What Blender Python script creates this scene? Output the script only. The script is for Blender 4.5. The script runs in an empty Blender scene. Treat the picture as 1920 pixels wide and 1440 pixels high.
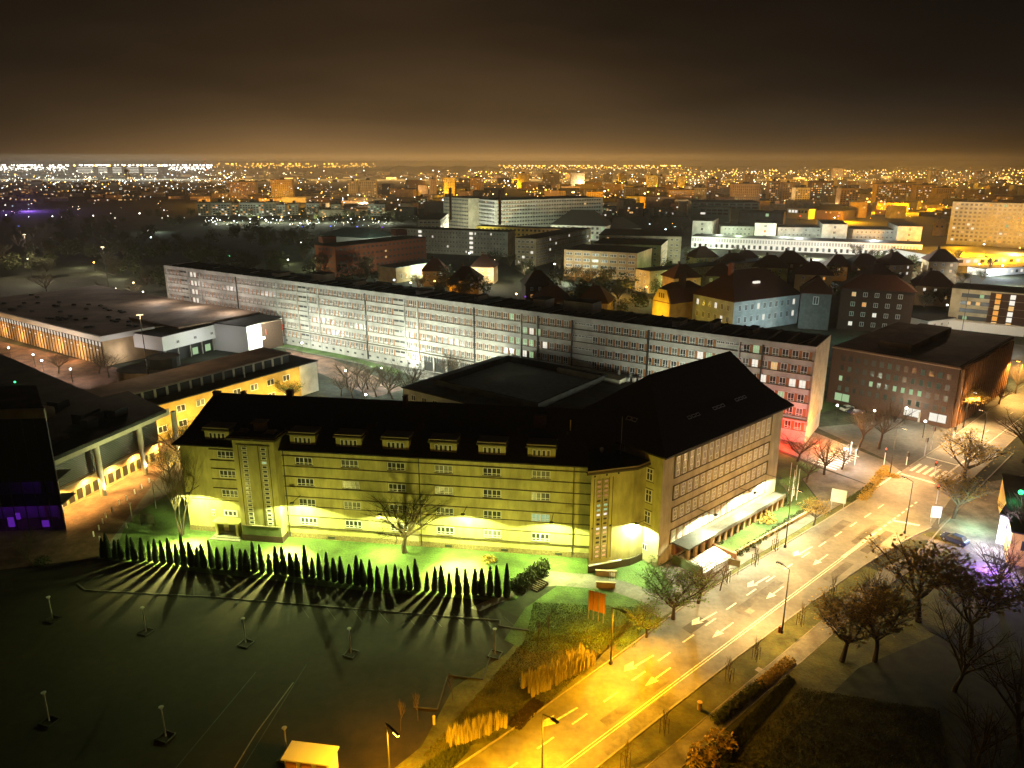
import bpy, math, random
from mathutils import Vector, Matrix
R0 = random.Random(7)
sc = bpy.context.scene
# ------------------------------------------------------------------ camera
H = 62.0; FOC = 1395.0; TH = math.radians(16.53); CT, ST = math.cos(TH), math.sin(TH)
cam = bpy.data.cameras.new("camera"); co = bpy.data.objects.new("camera", cam); sc.collection.objects.link(co)
cam.sensor_width = 36; cam.lens = FOC/1920*36; cam.clip_start = 1; cam.clip_end = 60000
co.location = (0, 0, H); co.rotation_euler = (math.pi/2-TH, 0, 0); sc.camera = co
sc.render.resolution_x = 1024; sc.render.resolution_y = 768
# ------------------------------------------------------------------ sky (night, city glow on the horizon)
w = bpy.data.worlds.new("World"); sc.world = w; w.use_nodes = True
nt = w.node_tree; N = nt.nodes; L = nt.links; N.clear()
def nd(t, **k):
    n = N.new(t)
    for a, b in k.items(): setattr(n, a, b)
    return n
def mth(op, a, b=None, c=None, clamp=False):
    n = nd('ShaderNodeMath', operation=op, use_clamp=clamp)
    for i, v in enumerate((a, b, c)):
        if v is None: continue
        if isinstance(v, (int, float)): n.inputs[i].default_value = v
        else: L.new(v, n.inputs[i])
    return n.outputs[0]
tc = nd('ShaderNodeTexCoord'); sp = nd('ShaderNodeSeparateXYZ'); L.new(tc.outputs['Generated'], sp.inputs[0])
z = mth('MAXIMUM', sp.outputs[2], 0.0)
az = mth('ARCTAN2', sp.outputs[0], sp.outputs[1])
g1 = mth('EXPONENT', mth('MULTIPLY', z, -11.5))
g2 = mth('EXPONENT', mth('MULTIPLY', z, -55.0))
daz = mth('DIVIDE', mth('ADD', az, 0.125), 0.385)
band = mth('EXPONENT', mth('MULTIPLY', mth('MULTIPLY', daz, daz), -1.0))
bandw = mth('ADD', mth('MULTIPLY', band, 1.02), 0.0)
no = nd('ShaderNodeTexNoise'); no.inputs['Scale'].default_value = 3.0; no.inputs['Detail'].default_value = 3
mp = nd('ShaderNodeMapping'); mp.inputs['Scale'].default_value = (1, 1, 5); L.new(tc.outputs['Generated'], mp.inputs[0]); L.new(mp.outputs[0], no.inputs[0])
cl = mth('ADD', mth('MULTIPLY', no.outputs[0], 1.5), 0.25)
def colr(c, f):
    n = nd('ShaderNodeVectorMath', operation='SCALE'); n.inputs[0].default_value = c; L.new(f, n.inputs[3]); return n.outputs[0]
def vadd(a, b):
    n = nd('ShaderNodeVectorMath', operation='ADD'); L.new(a, n.inputs[0]); L.new(b, n.inputs[1]); return n.outputs[0]
base = colr((0.0042, 0.0032, 0.0025), cl)
wide = colr((0.150, 0.082, 0.031), mth('MULTIPLY', mth('MULTIPLY', g1, bandw), cl))
low = colr((0.30, 0.160, 0.045), mth('MULTIPLY', g2, bandw))
tot = vadd(vadd(base, wide), low)
bg = nd('ShaderNodeBackground'); bg.inputs[1].default_value = 1.0; L.new(tot, bg.inputs[0])
wo = nd('ShaderNodeOutputWorld'); L.new(bg.outputs[0], wo.inputs[0])
sc.view_settings.view_transform = 'Standard'; sc.view_settings.look = 'None'; sc.view_settings.exposure = 0; sc.view_settings.gamma = 1
sc.view_settings.use_curve_mapping = False
sc.cycles.use_denoising = True; sc.cycles.max_bounces = 4; sc.cycles.diffuse_bounces = 3; sc.cycles.glossy_bounces = 2
sc.cycles.sample_clamp_indirect = 4.0; sc.cycles.use_light_tree = True; sc.cycles.volume_bounces = 0
# ------------------------------------------------------------------ helpers
def P(px, py, z=0.0):
    """ground (or height z) point seen at a pixel of the 1920x1440 photograph: used to survey the place"""
    yd = py-720; F = FOC*CT-yd*ST; D = FOC*ST+yd*CT; t = (H-z)/D
    return Vector(((px-960)*t, F*t, z))
def hit(px, py, p0, n):
    yd = py-720; d = Vector((px-960, FOC*CT-yd*ST, -(FOC*ST+yd*CT))); o = Vector((0, 0, H))
    return o + d*((Vector(p0)-o).dot(Vector(n))/d.dot(Vector(n)))
def Zat(px, py, Y):
    yd = py-720; F = FOC*CT-yd*ST; D = FOC*ST+yd*CT
    return H-D/F*Y
class Fr:
    def __init__(s, o, ang): s.o = Vector((o[0], o[1], o[2] if len(o) > 2 else 0)); s.a = ang; s.c = math.cos(ang); s.s = math.sin(ang)
    def w(s, x, y, z=0): return Vector((s.o.x+x*s.c-y*s.s, s.o.y+x*s.s+y*s.c, s.o.z+z))
    def loc(s, p): d = Vector(p)-s.o; return (d.x*s.c+d.y*s.s, -d.x*s.s+d.y*s.c, d.z)
W0 = Fr((0, 0, 0), 0)
def frab(a, b): return Fr((a.x, a.y, 0), math.atan2(b.y-a.y, b.x-a.x)), math.hypot(b.x-a.x, b.y-a.y)
class MB:
    def __init__(s, fr=W0): s.v = []; s.f = []; s.m = []; s.fr = fr; s.cm = 0
    def p(s, x, y, z): s.v.append(s.fr.w(x, y, z)); return len(s.v)-1
    def face(s, pts, m=None):
        i = [s.p(*q) for q in pts]; s.f.append(i); s.m.append(s.cm if m is None else m); return s
    def box(s, x0, x1, y0, y1, z0, z1, m=None):
        a = [s.p(x, y, z) for z in (z0, z1) for x, y in ((x0, y0), (x1, y0), (x1, y1), (x0, y1))]
        for q in ((3, 2, 1, 0), (4, 5, 6, 7), (0, 1, 5, 4), (1, 2, 6, 5), (2, 3, 7, 6), (3, 0, 4, 7)):
            s.f.append([a[k] for k in q]); s.m.append(s.cm if m is None else m)
        return s
    def prism(s, poly, z0, z1, m=None, mt=None):
        n = len(poly); a = [s.p(x, y, z0) for x, y in poly]; b = [s.p(x, y, z1) for x, y in poly]; mm = s.cm if m is None else m
        for k in range(n):
            s.f.append([a[k], a[(k+1) % n], b[(k+1) % n], b[k]]); s.m.append(mm)
        s.f.append(b); s.m.append(mm if mt is None else mt); s.f.append(a[::-1]); s.m.append(mm); return s
    def loft(s, loops, m=None, cap=True):
        ids = [[s.p(*q) for q in lp] for lp in loops]; mm = s.cm if m is None else m
        for A, B in zip(ids, ids[1:]):
            n = len(A)
            for k in range(n): s.f.append([A[k], A[(k+1) % n], B[(k+1) % n], B[k]]); s.m.append(mm)
        if cap: s.f.append(ids[-1]); s.m.append(mm); s.f.append(ids[0][::-1]); s.m.append(mm)
        return s
    def tube(s, p, q, r0, r1=None, n=5, m=None, cap=True):
        r1 = r0 if r1 is None else r1; p = Vector(p); q = Vector(q); d = (q-p)
        if d.length < 1e-6: return s
        d.normalize(); u = d.orthogonal().normalized(); v = d.cross(u); mm = s.cm if m is None else m
        A = []; B = []
        for k in range(n):
            t = 2*math.pi*k/n; o = u*math.cos(t)+v*math.sin(t)
            A.append(s.p(*(p+o*r0))); B.append(s.p(*(q+o*r1)))
        for k in range(n): s.f.append([A[k], A[(k+1) % n], B[(k+1) % n], B[k]]); s.m.append(mm)
        if cap: s.f.append(B); s.m.append(mm); s.f.append(A[::-1]); s.m.append(mm)
        return s
    def ball(s, c, r, n=8, k=5, m=None, sz=1.0):
        loops = []
        for i in range(1, k):
            t = math.pi*i/k
            loops.append([(c[0]+r*math.sin(t)*math.cos(2*math.pi*j/n), c[1]+r*math.sin(t)*math.sin(2*math.pi*j/n), c[2]-r*sz*math.cos(t)) for j in range(n)])
        return s.loft(loops, m)
    def mesh(s, name, mats, off=Vector((0, 0, 0)), smooth=False):
        me = bpy.data.meshes.new(name); me.from_pydata([v-off for v in s.v], [], s.f)
        for mt in (mats if isinstance(mats, (list, tuple)) else [mats]): me.materials.append(mt)
        if len(me.materials) > 1: me.polygons.foreach_set('material_index', s.m)
        if smooth: me.polygons.foreach_set('use_smooth', [True]*len(s.f))
        return me
    def build(s, name, mats, parent=None, kind=None, label=None, origin=None, smooth=False):
        off = wl(parent) if parent else (Vector(origin) if origin is not None else Vector((0, 0, 0)))
        o = link(name, s.mesh(name, mats, off, smooth), parent, (0, 0, 0) if parent or origin is None else origin)
        if kind: o['kind'] = kind
        if label: o['label'] = label
        return o
def wl(o):
    v = Vector((0, 0, 0))
    while o is not None: v = v+o.location; o = o.parent
    return v
def link(name, data, parent=None, loc=(0, 0, 0), rz=0, scale=None):
    o = bpy.data.objects.new(name, data); sc.collection.objects.link(o); o.location = loc
    if rz: o.rotation_euler = (0, 0, rz)
    if scale is not None: o.scale = scale if isinstance(scale, (tuple, list)) else (scale,)*3
    if parent: o.parent = parent
    return o
def tag(o, label=None, cat=None, group=None, kind=None):
    if label: o['label'] = label
    if cat: o['category'] = cat
    if group: o['group'] = group
    if kind: o['kind'] = kind
    return o
def empty(name, loc, label, cat, group=None): return tag(link(name, None, None, loc), label, cat, group)
def inst(name, me, parent, fr, x, y, z, rz=0.0):
    """a shared mesh placed in frame fr under parent (parent unrotated)"""
    return link(name, me, parent, fr.w(x, y, z)-wl(parent), fr.a+rz)
def lamp(kind, loc, power, color, rad=0.3, size=None, blend=0.3, direction=None, name='lamp_light'):
    l = bpy.data.lights.new(name, kind); l.energy = power; l.color = color; l.shadow_soft_size = rad
    o = bpy.data.objects.new(name, l); sc.collection.objects.link(o); o.location = loc
    if kind == 'SPOT':
        l.spot_size = math.radians(size or 150); l.spot_blend = blend
        d = Vector(direction or (0, 0, -1)); o.rotation_euler = d.to_track_quat('-Z', 'Y').to_euler()
    return o
# ------------------------------------------------------------------ materials
def mat(name, col, rough=0.85, ns=None, amt=0.35, bump=0.0, col2=None, spec=0.3, metal=0.0, sc2=None, stretch=None, sc2r=(.55, 1.25)):
    m = bpy.data.materials.new(name); m.use_nodes = True; t = m.node_tree; n = t.nodes; l = t.links; b = n['Principled BSDF']
    b.inputs['Base Color'].default_value = (*col, 1); b.inputs['Roughness'].default_value = rough
    b.inputs['Specular IOR Level'].default_value = spec; b.inputs['Metallic'].default_value = metal
    if ns:
        g = n.new('ShaderNodeNewGeometry'); src = g.outputs['Position']
        if stretch:
            mp = n.new('ShaderNodeMapping'); mp.inputs['Scale'].default_value = stretch; l.new(src, mp.inputs[0]); src = mp.outputs[0]
        x = n.new('ShaderNodeTexNoise'); x.inputs['Scale'].default_value = ns; x.inputs['Detail'].default_value = 6; x.inputs['Roughness'].default_value = 0.62
        l.new(src, x.inputs[0])
        r = n.new('ShaderNodeValToRGB'); c2 = col2 or tuple(c*(1-amt) for c in col)
        r.color_ramp.elements[0].position = 0.32; r.color_ramp.elements[1].position = 0.68
        r.color_ramp.elements[0].color = (*c2, 1); r.color_ramp.elements[1].color = (*(tuple(min(1, c*(1+amt*0.5)) for c in col) if not col2 else col), 1)
        l.new(x.outputs[0], r.inputs[0]); out = r.outputs[0]
        if sc2:
            y = n.new('ShaderNodeTexNoise'); y.inputs['Scale'].default_value = sc2; y.inputs['Detail'].default_value = 4; l.new(g.outputs['Position'], y.inputs[0])
            mr = n.new('ShaderNodeMapRange'); mr.inputs[1].default_value = 0.35; mr.inputs[2].default_value = 0.65; mr.inputs[3].default_value = sc2r[0]; mr.inputs[4].default_value = sc2r[1]
            l.new(y.outputs[0], mr.inputs[0]); v = n.new('ShaderNodeVectorMath'); v.operation = 'SCALE'; l.new(out, v.inputs[0]); l.new(mr.outputs[0], v.inputs[3]); out = v.outputs[0]
        l.new(out, b.inputs['Base Color'])
        if bump:
            bp = n.new('ShaderNodeBump'); bp.inputs['Strength'].default_value = bump; bp.inputs['Distance'].default_value = 0.15
            l.new(x.outputs[0], bp.inputs['Height']); l.new(bp.outputs[0], b.inputs['Normal'])
    return m
def emi(name, col, st, sample=False):
    m = bpy.data.materials.new(name); m.use_nodes = True; t = m.node_tree; t.nodes.clear()
    e = t.nodes.new('ShaderNodeEmission'); e.inputs[0].default_value = (*col, 1); e.inputs[1].default_value = st
    o = t.nodes.new('ShaderNodeOutputMaterial'); t.links.new(e.outputs[0], o.inputs[0])
    if not sample: m.cycles.emission_sampling = 'NONE'
    return m
M = dict(
 ground=mat('dark_soil_grass', (0.030, 0.034, 0.016), 0.95, 0.05, 0.5, 0.3, sc2=0.6),
 lawn=mat('lawn', (0.085, 0.155, 0.038), 0.95, 3.0, bump=0.8, col2=(0.060, 0.085, 0.022), sc2=0.22),
 verge=mat('worn_grass', (0.085, 0.105, 0.025), 0.95, 2.2, bump=0.7, col2=(0.075, 0.055, 0.018), sc2=0.35),
 dirt=mat('leaf_litter', (0.055, 0.038, 0.016), 0.95, 1.4, bump=0.7, col2=(0.030, 0.022, 0.010), sc2=0.25),
 asphalt=mat('asphalt', (0.165, 0.155, 0.135), 0.62, 1.2, 0.25, 0.05, sc2=0.12, spec=0.4),
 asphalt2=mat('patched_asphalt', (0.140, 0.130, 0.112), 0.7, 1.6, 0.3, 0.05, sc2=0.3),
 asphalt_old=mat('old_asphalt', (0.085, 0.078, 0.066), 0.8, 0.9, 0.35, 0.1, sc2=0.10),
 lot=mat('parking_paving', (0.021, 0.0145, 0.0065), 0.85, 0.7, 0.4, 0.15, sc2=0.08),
 pave=mat('paving', (0.165, 0.150, 0.125), 0.85, 1.8, 0.25, 0.1, sc2=0.3),
 pave_red=mat('red_paving', (0.14, 0.075, 0.048), 0.85, 1.3, 0.3, 0.1, sc2=0.3),
 kerb=mat('kerb_concrete', (0.24, 0.22, 0.19), 0.85, 2.0, 0.25),
 paint=mat('road_paint', (0.66, 0.63, 0.56), 0.6, 3.0, 0.55),
 render=mat('ochre_beige_render', (0.44, 0.40, 0.17), 0.9, 1.1, 0.26, 0.03, sc2=0.25, stretch=(1, 1, 0.25), sc2r=(.78, 1.10)),
 render2=mat('grey_render', (0.45, 0.39, 0.26), 0.9, 1.1, 0.24, 0.03, sc2=0.25, stretch=(1, 1, 0.25), sc2r=(.78, 1.10)),
 plinth=mat('rubble_stone', (0.30, 0.23, 0.11), 0.9, 4.0, bump=1.0, col2=(0.13, 0.09, 0.045)),
 band=mat('string_course_metal', (0.075, 0.060, 0.035), 0.7),
 darkwall=mat('dark_plaster', (0.10, 0.12, 0.05), 0.9, 1.0, 0.2),
 roof=mat('black_roof_tiles', (0.022, 0.021, 0.018), 0.75, 2.5, 0.35, 0.4),
 roofedge=mat('roof_edge', (0.33, 0.27, 0.17), 0.8),
 flat=mat('bitumen_roof', (0.030, 0.030, 0.024), 0.85, 0.4, 0.5, 0.2, sc2=0.15),
 flatbrown=mat('brown_bitumen_roof', (0.26, 0.18, 0.12), 0.85, 0.5, 0.2, 0.1, sc2=0.1),
 white=mat('white_paint', (0.72, 0.71, 0.67), 0.6),
 glass=mat('window_glass', (0.020, 0.022, 0.020), 0.28, spec=0.6),
 metal=mat('dark_metal', (0.045, 0.045, 0.04), 0.5, metal=0.3),
 galv=mat('galvanised_metal', (0.35, 0.33, 0.28), 0.5, metal=0.2),
 concrete=mat('slab_concrete', (0.40, 0.375, 0.33), 0.9, 0.6, 0.14, 0.05, sc2=0.2, stretch=(1, 1, 0.3), sc2r=(.78, 1.10)),
 endwall=mat('pebbledash', (0.36, 0.32, 0.24), 0.95, 3.5, 0.25, 0.3, sc2=0.4, sc2r=(.78, 1.10)),
 orange=mat('orange_panel', (0.28, 0.125, 0.050), 0.7, 2.0, 0.2),
 yellow=mat('yellow_render', (0.50, 0.34, 0.085), 0.9, 0.7, 0.12, sc2=0.25, sc2r=(.78, 1.10)),
 brick=mat('red_brick', (0.20, 0.060, 0.030), 0.9, 3.0, 0.3, 0.2),
 dbrick=mat('dark_brick', (0.060, 0.034, 0.022), 0.9, 3.0, 0.3, 0.2),
 fin=mat('copper_fin', (0.22, 0.11, 0.05), 0.6, 1.0, 0.3),
 cream=mat('cream_render', (0.42, 0.38, 0.26), 0.9, 0.4, 0.12, sc2=0.2, sc2r=(.78, 1.10)),
 pale=mat('pale_render', (0.50, 0.50, 0.44), 0.9, 0.4, 0.10, sc2=0.2, sc2r=(.78, 1.10)),
 bluish=mat('pale_blue_render', (0.43, 0.47, 0.45), 0.9, 0.5, 0.12, sc2=0.3, sc2r=(.78, 1.10)),
 tan=mat('tan_render', (0.42, 0.30, 0.16), 0.9, 0.4, 0.15, sc2=0.2, sc2r=(.78, 1.10)),
 teal=mat('teal_cladding', (0.16, 0.24, 0.22), 0.6, 0.3, 0.2),
 redroof=mat('brown_red_tiles', (0.075, 0.030, 0.018), 0.85, 3.0, 0.35, 0.3),
 greyroof=mat('grey_sheet_roof', (0.09, 0.095, 0.085), 0.7, 0.8, 0.3, 0.1),
 louvre=mat('grey_louvre', (0.12, 0.125, 0.11), 0.6),
 bark=mat('bark', (0.070, 0.052, 0.034), 0.95, 3.0, 0.4),
 twig=mat('twigs', (0.095, 0.070, 0.042), 0.95),
 leafy=mat('yellow_leaves', (0.36, 0.24, 0.05), 0.9, 2.0, 0.4),
 leafg=mat('green_leaves', (0.12, 0.18, 0.03), 0.9, 2.0, 0.4),
 thuja=mat('thuja_green', (0.020, 0.038, 0.012), 0.95, 5.0, 0.5),
 straw=mat('straw_grass', (0.46, 0.40, 0.16), 0.9, 6.0, 0.3),
 shrub=mat('shrub_leaves', (0.050, 0.060, 0.018), 0.95, 3.0, 0.5),
 banner=mat('orange_banner', (0.42, 0.20, 0.06), 0.7),
 grey_board=mat('grey_board', (0.16, 0.15, 0.10), 0.8),
 signred=mat('red_sign', (0.65, 0.09, 0.05), 0.6),
 carbody=mat('dark_blue_car_paint', (0.04, 0.05, 0.09), 0.25, spec=0.6),
 curtain=mat('curtained_glass', (0.12, 0.115, 0.10), 0.35, spec=0.5),
 rubber=mat('rubber', (0.02, 0.02, 0.02), 0.9),
 purplewall=mat('foyer_wall', (0.45, 0.42, 0.40), 0.8),
)
SOD = (1.0, 0.42, 0.006); WARM = (1.0, 0.66, 0.34); FLOOD = (0.84, 1.0, 0.30); COLD = (0.80, 0.95, 1.0); AMB = (1.0, 0.52, 0.12)
E_ = dict(
 sod=emi('sodium_lamp_glow', (1.0, 0.50, 0.06), 11), white=emi('white_lamp_glow', (1.0, 0.95, 0.80), 11), warm=emi('warm_lamp_glow', (1.0, 0.72, 0.36), 11),
 cold=emi('cold_lamp_glow', (0.75, 0.92, 1.0), 11), red=emi('red_signal_glow', (1.0, 0.07, 0.03), 5), green=emi('green_signal_glow', (0.05, 1.0, 0.25), 4),
 purple=emi('purple_glow', (0.30, 0.04, 1.0), 1.3), blue=emi('blue_glow', (0.15, 0.2, 1.0), 3), pink=emi('pink_glow', (1.0, 0.3, 0.8), 2.5),
 winW=emi('lit_room_white', (1.0, 0.93, 0.78), 1.0), winY=emi('lit_room_yellow', (1.0, 0.60, 0.22), 0.85), winD=emi('dim_room', (0.55, 0.60, 0.35), 0.12),
 winG=emi('lit_room_green', (0.65, 0.95, 0.50), 0.55), winO=emi('lit_room_orange', (1.0, 0.42, 0.08), 0.9),
 signW=emi('white_sign_glow', (0.95, 0.9, 1.0), 1.6))
# ------------------------------------------------------------------ ground
def sheet(name, pts, z, m, thick=None, fr=W0, kind='structure'):
    b = MB(fr)
    if thick: b.prism([(p[0], p[1]) for p in pts], 0.0, z)
    else: b.face([(p[0], p[1], z) for p in pts])
    return tag(b.build(name, m), kind=kind)
def px(*q): return [P(*a)[:2] for a in q]
b = MB(); b.face([(-14000, -600, 0), (14000, -600, 0), (14000, 16000, 0), (-14000, 16000, 0)]); tag(b.build('ground', M['ground']), kind='structure')
RO = P(1053, 1440); RA = math.atan2(.6704, .7420); RF = Fr(RO, RA)      # street frame: x along, y to its left
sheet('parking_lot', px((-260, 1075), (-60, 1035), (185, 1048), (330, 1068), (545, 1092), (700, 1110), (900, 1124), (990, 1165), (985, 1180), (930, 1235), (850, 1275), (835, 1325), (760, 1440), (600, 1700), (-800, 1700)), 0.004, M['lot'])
sheet('lawn', px((180, 1046), (240, 975), (300, 900), (345, 880), (420, 880), (1100, 1010), (1130, 1000), (1255, 1010), (1275, 1110), (1245, 1130), (1150, 1092), (1020, 1072), (965, 1126), (900, 1124), (700, 1110), (545, 1092), (330, 1068)), 0.006, M['lawn'])
sheet('lawn', px((1045, 1098), (1140, 1106), (1225, 1136), (1262, 1160), (1180, 1225), (1080, 1215), (1000, 1225), (945, 1200), (985, 1140)), 0.008, M['lawn'])
sheet('grass_bank', px((985, 1140), (1225, 1136), (1290, 1130), (1150, 1245), (1000, 1357), (880, 1460), (700, 1560), (640, 1520), (790, 1400), (850, 1290), (950, 1225), (990, 1180)), 0.005, M['verge'])
sheet('path', px((1012, 1084), (1030, 1071), (1105, 1077), (1170, 1090), (1258, 1120), (1300, 1122), (1262, 1152), (1225, 1136), (1140, 1106), (1045, 1098), (1000, 1103), (900, 1146), (880, 1140)), 0.012, M['pave'])
sheet('plaza', px((-250, 1100), (-120, 880), (80, 830), (330, 740), (420, 800), (345, 880), (300, 905), (240, 975), (180, 1046)), 0.005, M['pave_red'])
sheet('service_road', px((182, 1048), (330, 850), (420, 790), (480, 800), (350, 905), (260, 960), (232, 992), (212, 1044)), 0.009, M['pave'])
# the avenue
def rp(*q): return [(a, b) for a, b in q]
sheet('road', rp((-60, 7), (2, 7.6), (20, 8.3), (36, 9.2), (50, 9.0), (75, 8.2), (100, 7.8), (130, 7.8), (165, 8.8), (200, 9.6), (420, 14),
                 (420, -2), (200, -1.5), (150, -1.8), (125, -2.8), (106, -3.4), (88, -5.6), (80, -4.4), (66, -3.3), (50, -2.7), (30, -2.3), (-60, -2.6)), 0.012, M['asphalt'], fr=RF)
sheet('side_road', rp((80.0, -3.9), (106, -3.4), (112, -14), (120, -60), (100, -60), (92, -20)), 0.010, M['asphalt_old'], fr=RF)
sheet('side_road', rp((98, 7.8), (115, 7.8), (114, 14), (122, 40), (128, 90), (112, 92), (106, 45), (100, 20)), 0.010, M['asphalt'], fr=RF)
sheet('pavement', rp((110, 8.0), (130, 8.1), (165, 9.2), (200, 10), (260, 12), (260, 30), (200, 17), (160, 17), (140, 24), (123, 33), (115, 14)), 0.030, M['asphalt_old'], fr=RF)
sheet('pavement', rp((30, 9.6), (50, 10.0), (75, 9.6), (98, 9.0), (99, 20), (91, 20), (84, 13), (62, 12.6), (44, 12.8), (30, 13.4)), 0.030, M['pave'], fr=RF)
sheet('pavement', rp((44, 12.7), (49, 12.8), (49, 18.4), (41, 18.4), (38, 13.2)), 0.034, M['pave'], fr=RF)
sheet('footpath', rp((-60, -6.0), (64, -6.0), (66, -5.6), (80, -7.5), (84, -7.0), (84, -10.2), (64, -8.4), (-60, -8.6)), 0.030, M['pave'], fr=RF)
sheet('grass_verge', rp((-60, -2.75), (30, -2.5), (50, -2.9), (66, -3.5), (66, -5.6), (64, -5.95), (-60, -5.95)), 0.020, M['verge'], fr=RF)
sheet('grass_verge', rp((84, -5.4), (84, -10), (66, -8.4), (70, -14), (86, -16), (92, -9)), 0.022, M['verge'], fr=RF)
sheet('grass_verge', rp((36, 9.3), (50, 9.15), (75, 8.35), (97, 7.95), (97, 8.9), (75, 9.5), (50, 9.9), (30, 9.6), (20, 8.5), (20, 9.5), (30, 13.4), (26, 11.5), (10, 8.2), (20, 8.35)), 0.024, M['verge'], fr=RF)
sheet('grass_verge', rp((-60, -8.7), (64, -8.5), (70, -14), (86, -16), (86, -18), (52, -24), (30, -22), (-60, -26)), 0.016, M['verge'], fr=RF)
sheet('woodland_floor', rp((-60, -13), (40, -14), (62, -20), (86, -18), (110, -62), (60, -110), (-60, -90)), 0.022, M['ground'], fr=RF)
sheet('garden_lawn', rp((50, 12.9), (84, 13.2), (88, 18), (88, 30), (78, 30), (78, 18.6), (51, 18.3), (49.5, 15)), 0.040, M['lawn'], fr=RF)
sheet('park_lawn', rp((84, 13.5), (91, 20.2), (99, 20), (104, 45), (108, 70), (84, 72), (78, 30)), 0.026, M['lawn'], fr=RF)
sheet('park_lawn', rp((124, 40), (150, 34), (200, 28), (262, 32), (262, 60), (200, 60), (150, 62), (130, 60)), 0.026, M['lawn'], fr=RF)
sheet('museum_lawn', rp((128, 62), (150, 62), (160, 80), (132, 92), (122, 44)), 0.030, M['lawn'], fr=RF)
sheet('courtyard', px((440, 640), (545, 655), (760, 700), (900, 760), (1130, 770), (1180, 745), (1130, 700), (560, 600), (430, 590)), 0.005, M['pave'])
sheet('courtyard_lawn', px((468, 634), (520, 650), (545, 652), (660, 675), (760, 700), (745, 692), (650, 668), (560, 650), (500, 640), (470, 628)), 0.012, M['lawn'])
sheet('courtyard_lawn', px((555, 657), (660, 676), (745, 705), (750, 694), (640, 664), (562, 648)), 0.016, M['lawn'])
sheet('courtyard_path', px((535, 655), (620, 672), (690, 700), (760, 730), (700, 745), (600, 700), (560, 690)), 0.009, M['pave_red'])
sheet('forecourt', px((200, 545), (330, 585), (345, 600), (230, 610), (100, 560)), 0.006, M['pave_red'])
sheet('promenade', px((-80, 640), (0, 640), (220, 690), (260, 720), (190, 760), (60, 700), (-80, 680)), 0.006, M['pave_red'])
# kerbs
def strip(name, pts, wd, z0, z1, m, fr=W0, kind='structure'):
    b = MB(fr)
    for (x0, y0), (x1, y1) in zip(pts, pts[1:]):
        l = math.hypot(x1-x0, y1-y0); nx, ny = -(y1-y0)/l*wd/2, (x1-x0)/l*wd/2
        b.prism([(x0-nx, y0-ny), (x1-nx, y1-ny), (x1+nx, y1+ny), (x0+nx, y0+ny)], z0, z1)
    return tag(b.build(name, m), kind=kind)
strip('kerb', rp((-60, 7.1), (2, 7.7), (20, 8.4), (36, 9.3), (50, 9.1), (75, 8.3), (98, 7.9)), 0.2, 0, .12, M['kerb'], RF)
strip('kerb', rp((114, 7.9), (130, 7.9), (165, 8.9), (200, 9.7), (420, 14.1)), 0.3, 0, .14, M['kerb'], RF)
strip('kerb', rp((-60, -2.7), (30, -2.4), (50, -2.8), (66, -3.4), (80, -4.5), (88, -5.7)), 0.2, 0, .12, M['kerb'], RF)
strip('kerb', rp((106, -3.5), (125, -2.9), (150, -1.9), (200, -1.6), (420, -2.1)), 0.2, 0, .12, M['kerb'], RF)
strip('kerb', rp((-60, -6.0), (64, -6.0)), 0.1, 0, .07, M['kerb'], RF)
strip('kerb', rp((-60, -8.65), (64, -8.45), (84, -10.3)), 0.1, 0, .07, M['kerb'], RF)
strip('kerb', px((145, 1095), (160, 1107), (400, 1120), (700, 1145), (938, 1164), (936, 1174), (993, 1183)), 0.25, 0, .12, M['asphalt_old'])
strip('kerb', px((922, 1222), (905, 1274), (840, 1266), (820, 1330), (775, 1326)), 0.16, 0, .10, M['asphalt_old'])
strip('kerb', px((550, 1280), (480, 1375), (440, 1440)), 0.12, 0, .05, M['kerb'])
# markings (each a painted piece on the carriageway)
road_marks = tag(link('road_marking', None), kind='structure')
def mark(poly, name='marking'):
    b = MB(RF); b.face([(x, y, 0.018) for x, y in poly]); return b.build(name, M['paint'], road_marks)
def mbar(x0, x1, y, wd=0.16, y1=None): y1 = y if y1 is None else y1; mark([(x0, y-wd/2), (x1, y1-wd/2), (x1, y1+wd/2), (x0, y+wd/2)])
mbar(-60, 74, 0.18, 0.13); mbar(-60, 74, -0.18, 0.13); mbar(66, 78, 0.15, 0.5)
x = -50
while x < 92:
    yy = 3.7+0.9*max(0, min(1, (x-10)/30))-0.7*max(0, min(1, (x-60)/25)); mbar(x, x+2.6, yy, 0.24); x += 5.55
x = 76
while x < 98: mbar(x, x+1.1, 0.1, 0.3); x += 2.0
for x in (118, 126, 134, 142, 150, 160, 170, 182, 194, 208, 222): mbar(x, x+2.2, 3.7+(x-118)*0.012, 0.2)
mbar(110, 230, 0.9, 0.16, 2.2); mbar(112, 126, 1.1, .18, 1.3)
mark([(108.6, 1), (109.2, 1), (109.2, 7.6), (108.6, 7.6)]); mark([(122.4, 1.4), (122.9, 1.4), (122.9, 7.6), (122.4, 7.6)])
mark([(87, -4), (87.6, -4), (86, 0), (85.4, 0)])
for k in range(8):
    y0 = -2.4+k*1.28; mark([(112, y0), (117.5, y0), (117.5, y0+0.6), (112, y0+0.6)], 'crossing_bar')
for k in range(9):
    xx = 100.6+k*1.35; mark([(xx, 17.5), (xx+.6, 17.6), (xx+.9, 23), (xx+.3, 23)], 'crossing_bar')
mark([(98.3, 8.0), (114, 8.0), (114, 8.35), (98.3, 8.35)])
for xa in (17.6, 32.2, 46.2, 60.6):       # straight-on arrows: shaft and head
    mark([(xa+1.4, 2.05), (xa+4.6, 2.05), (xa+4.6, 2.27), (xa+1.4, 2.27)], 'arrow_shaft'); mark([(xa-0.6, 2.16), (xa+1.4, 1.62), (xa+1.4, 2.70)], 'arrow_head')
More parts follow.
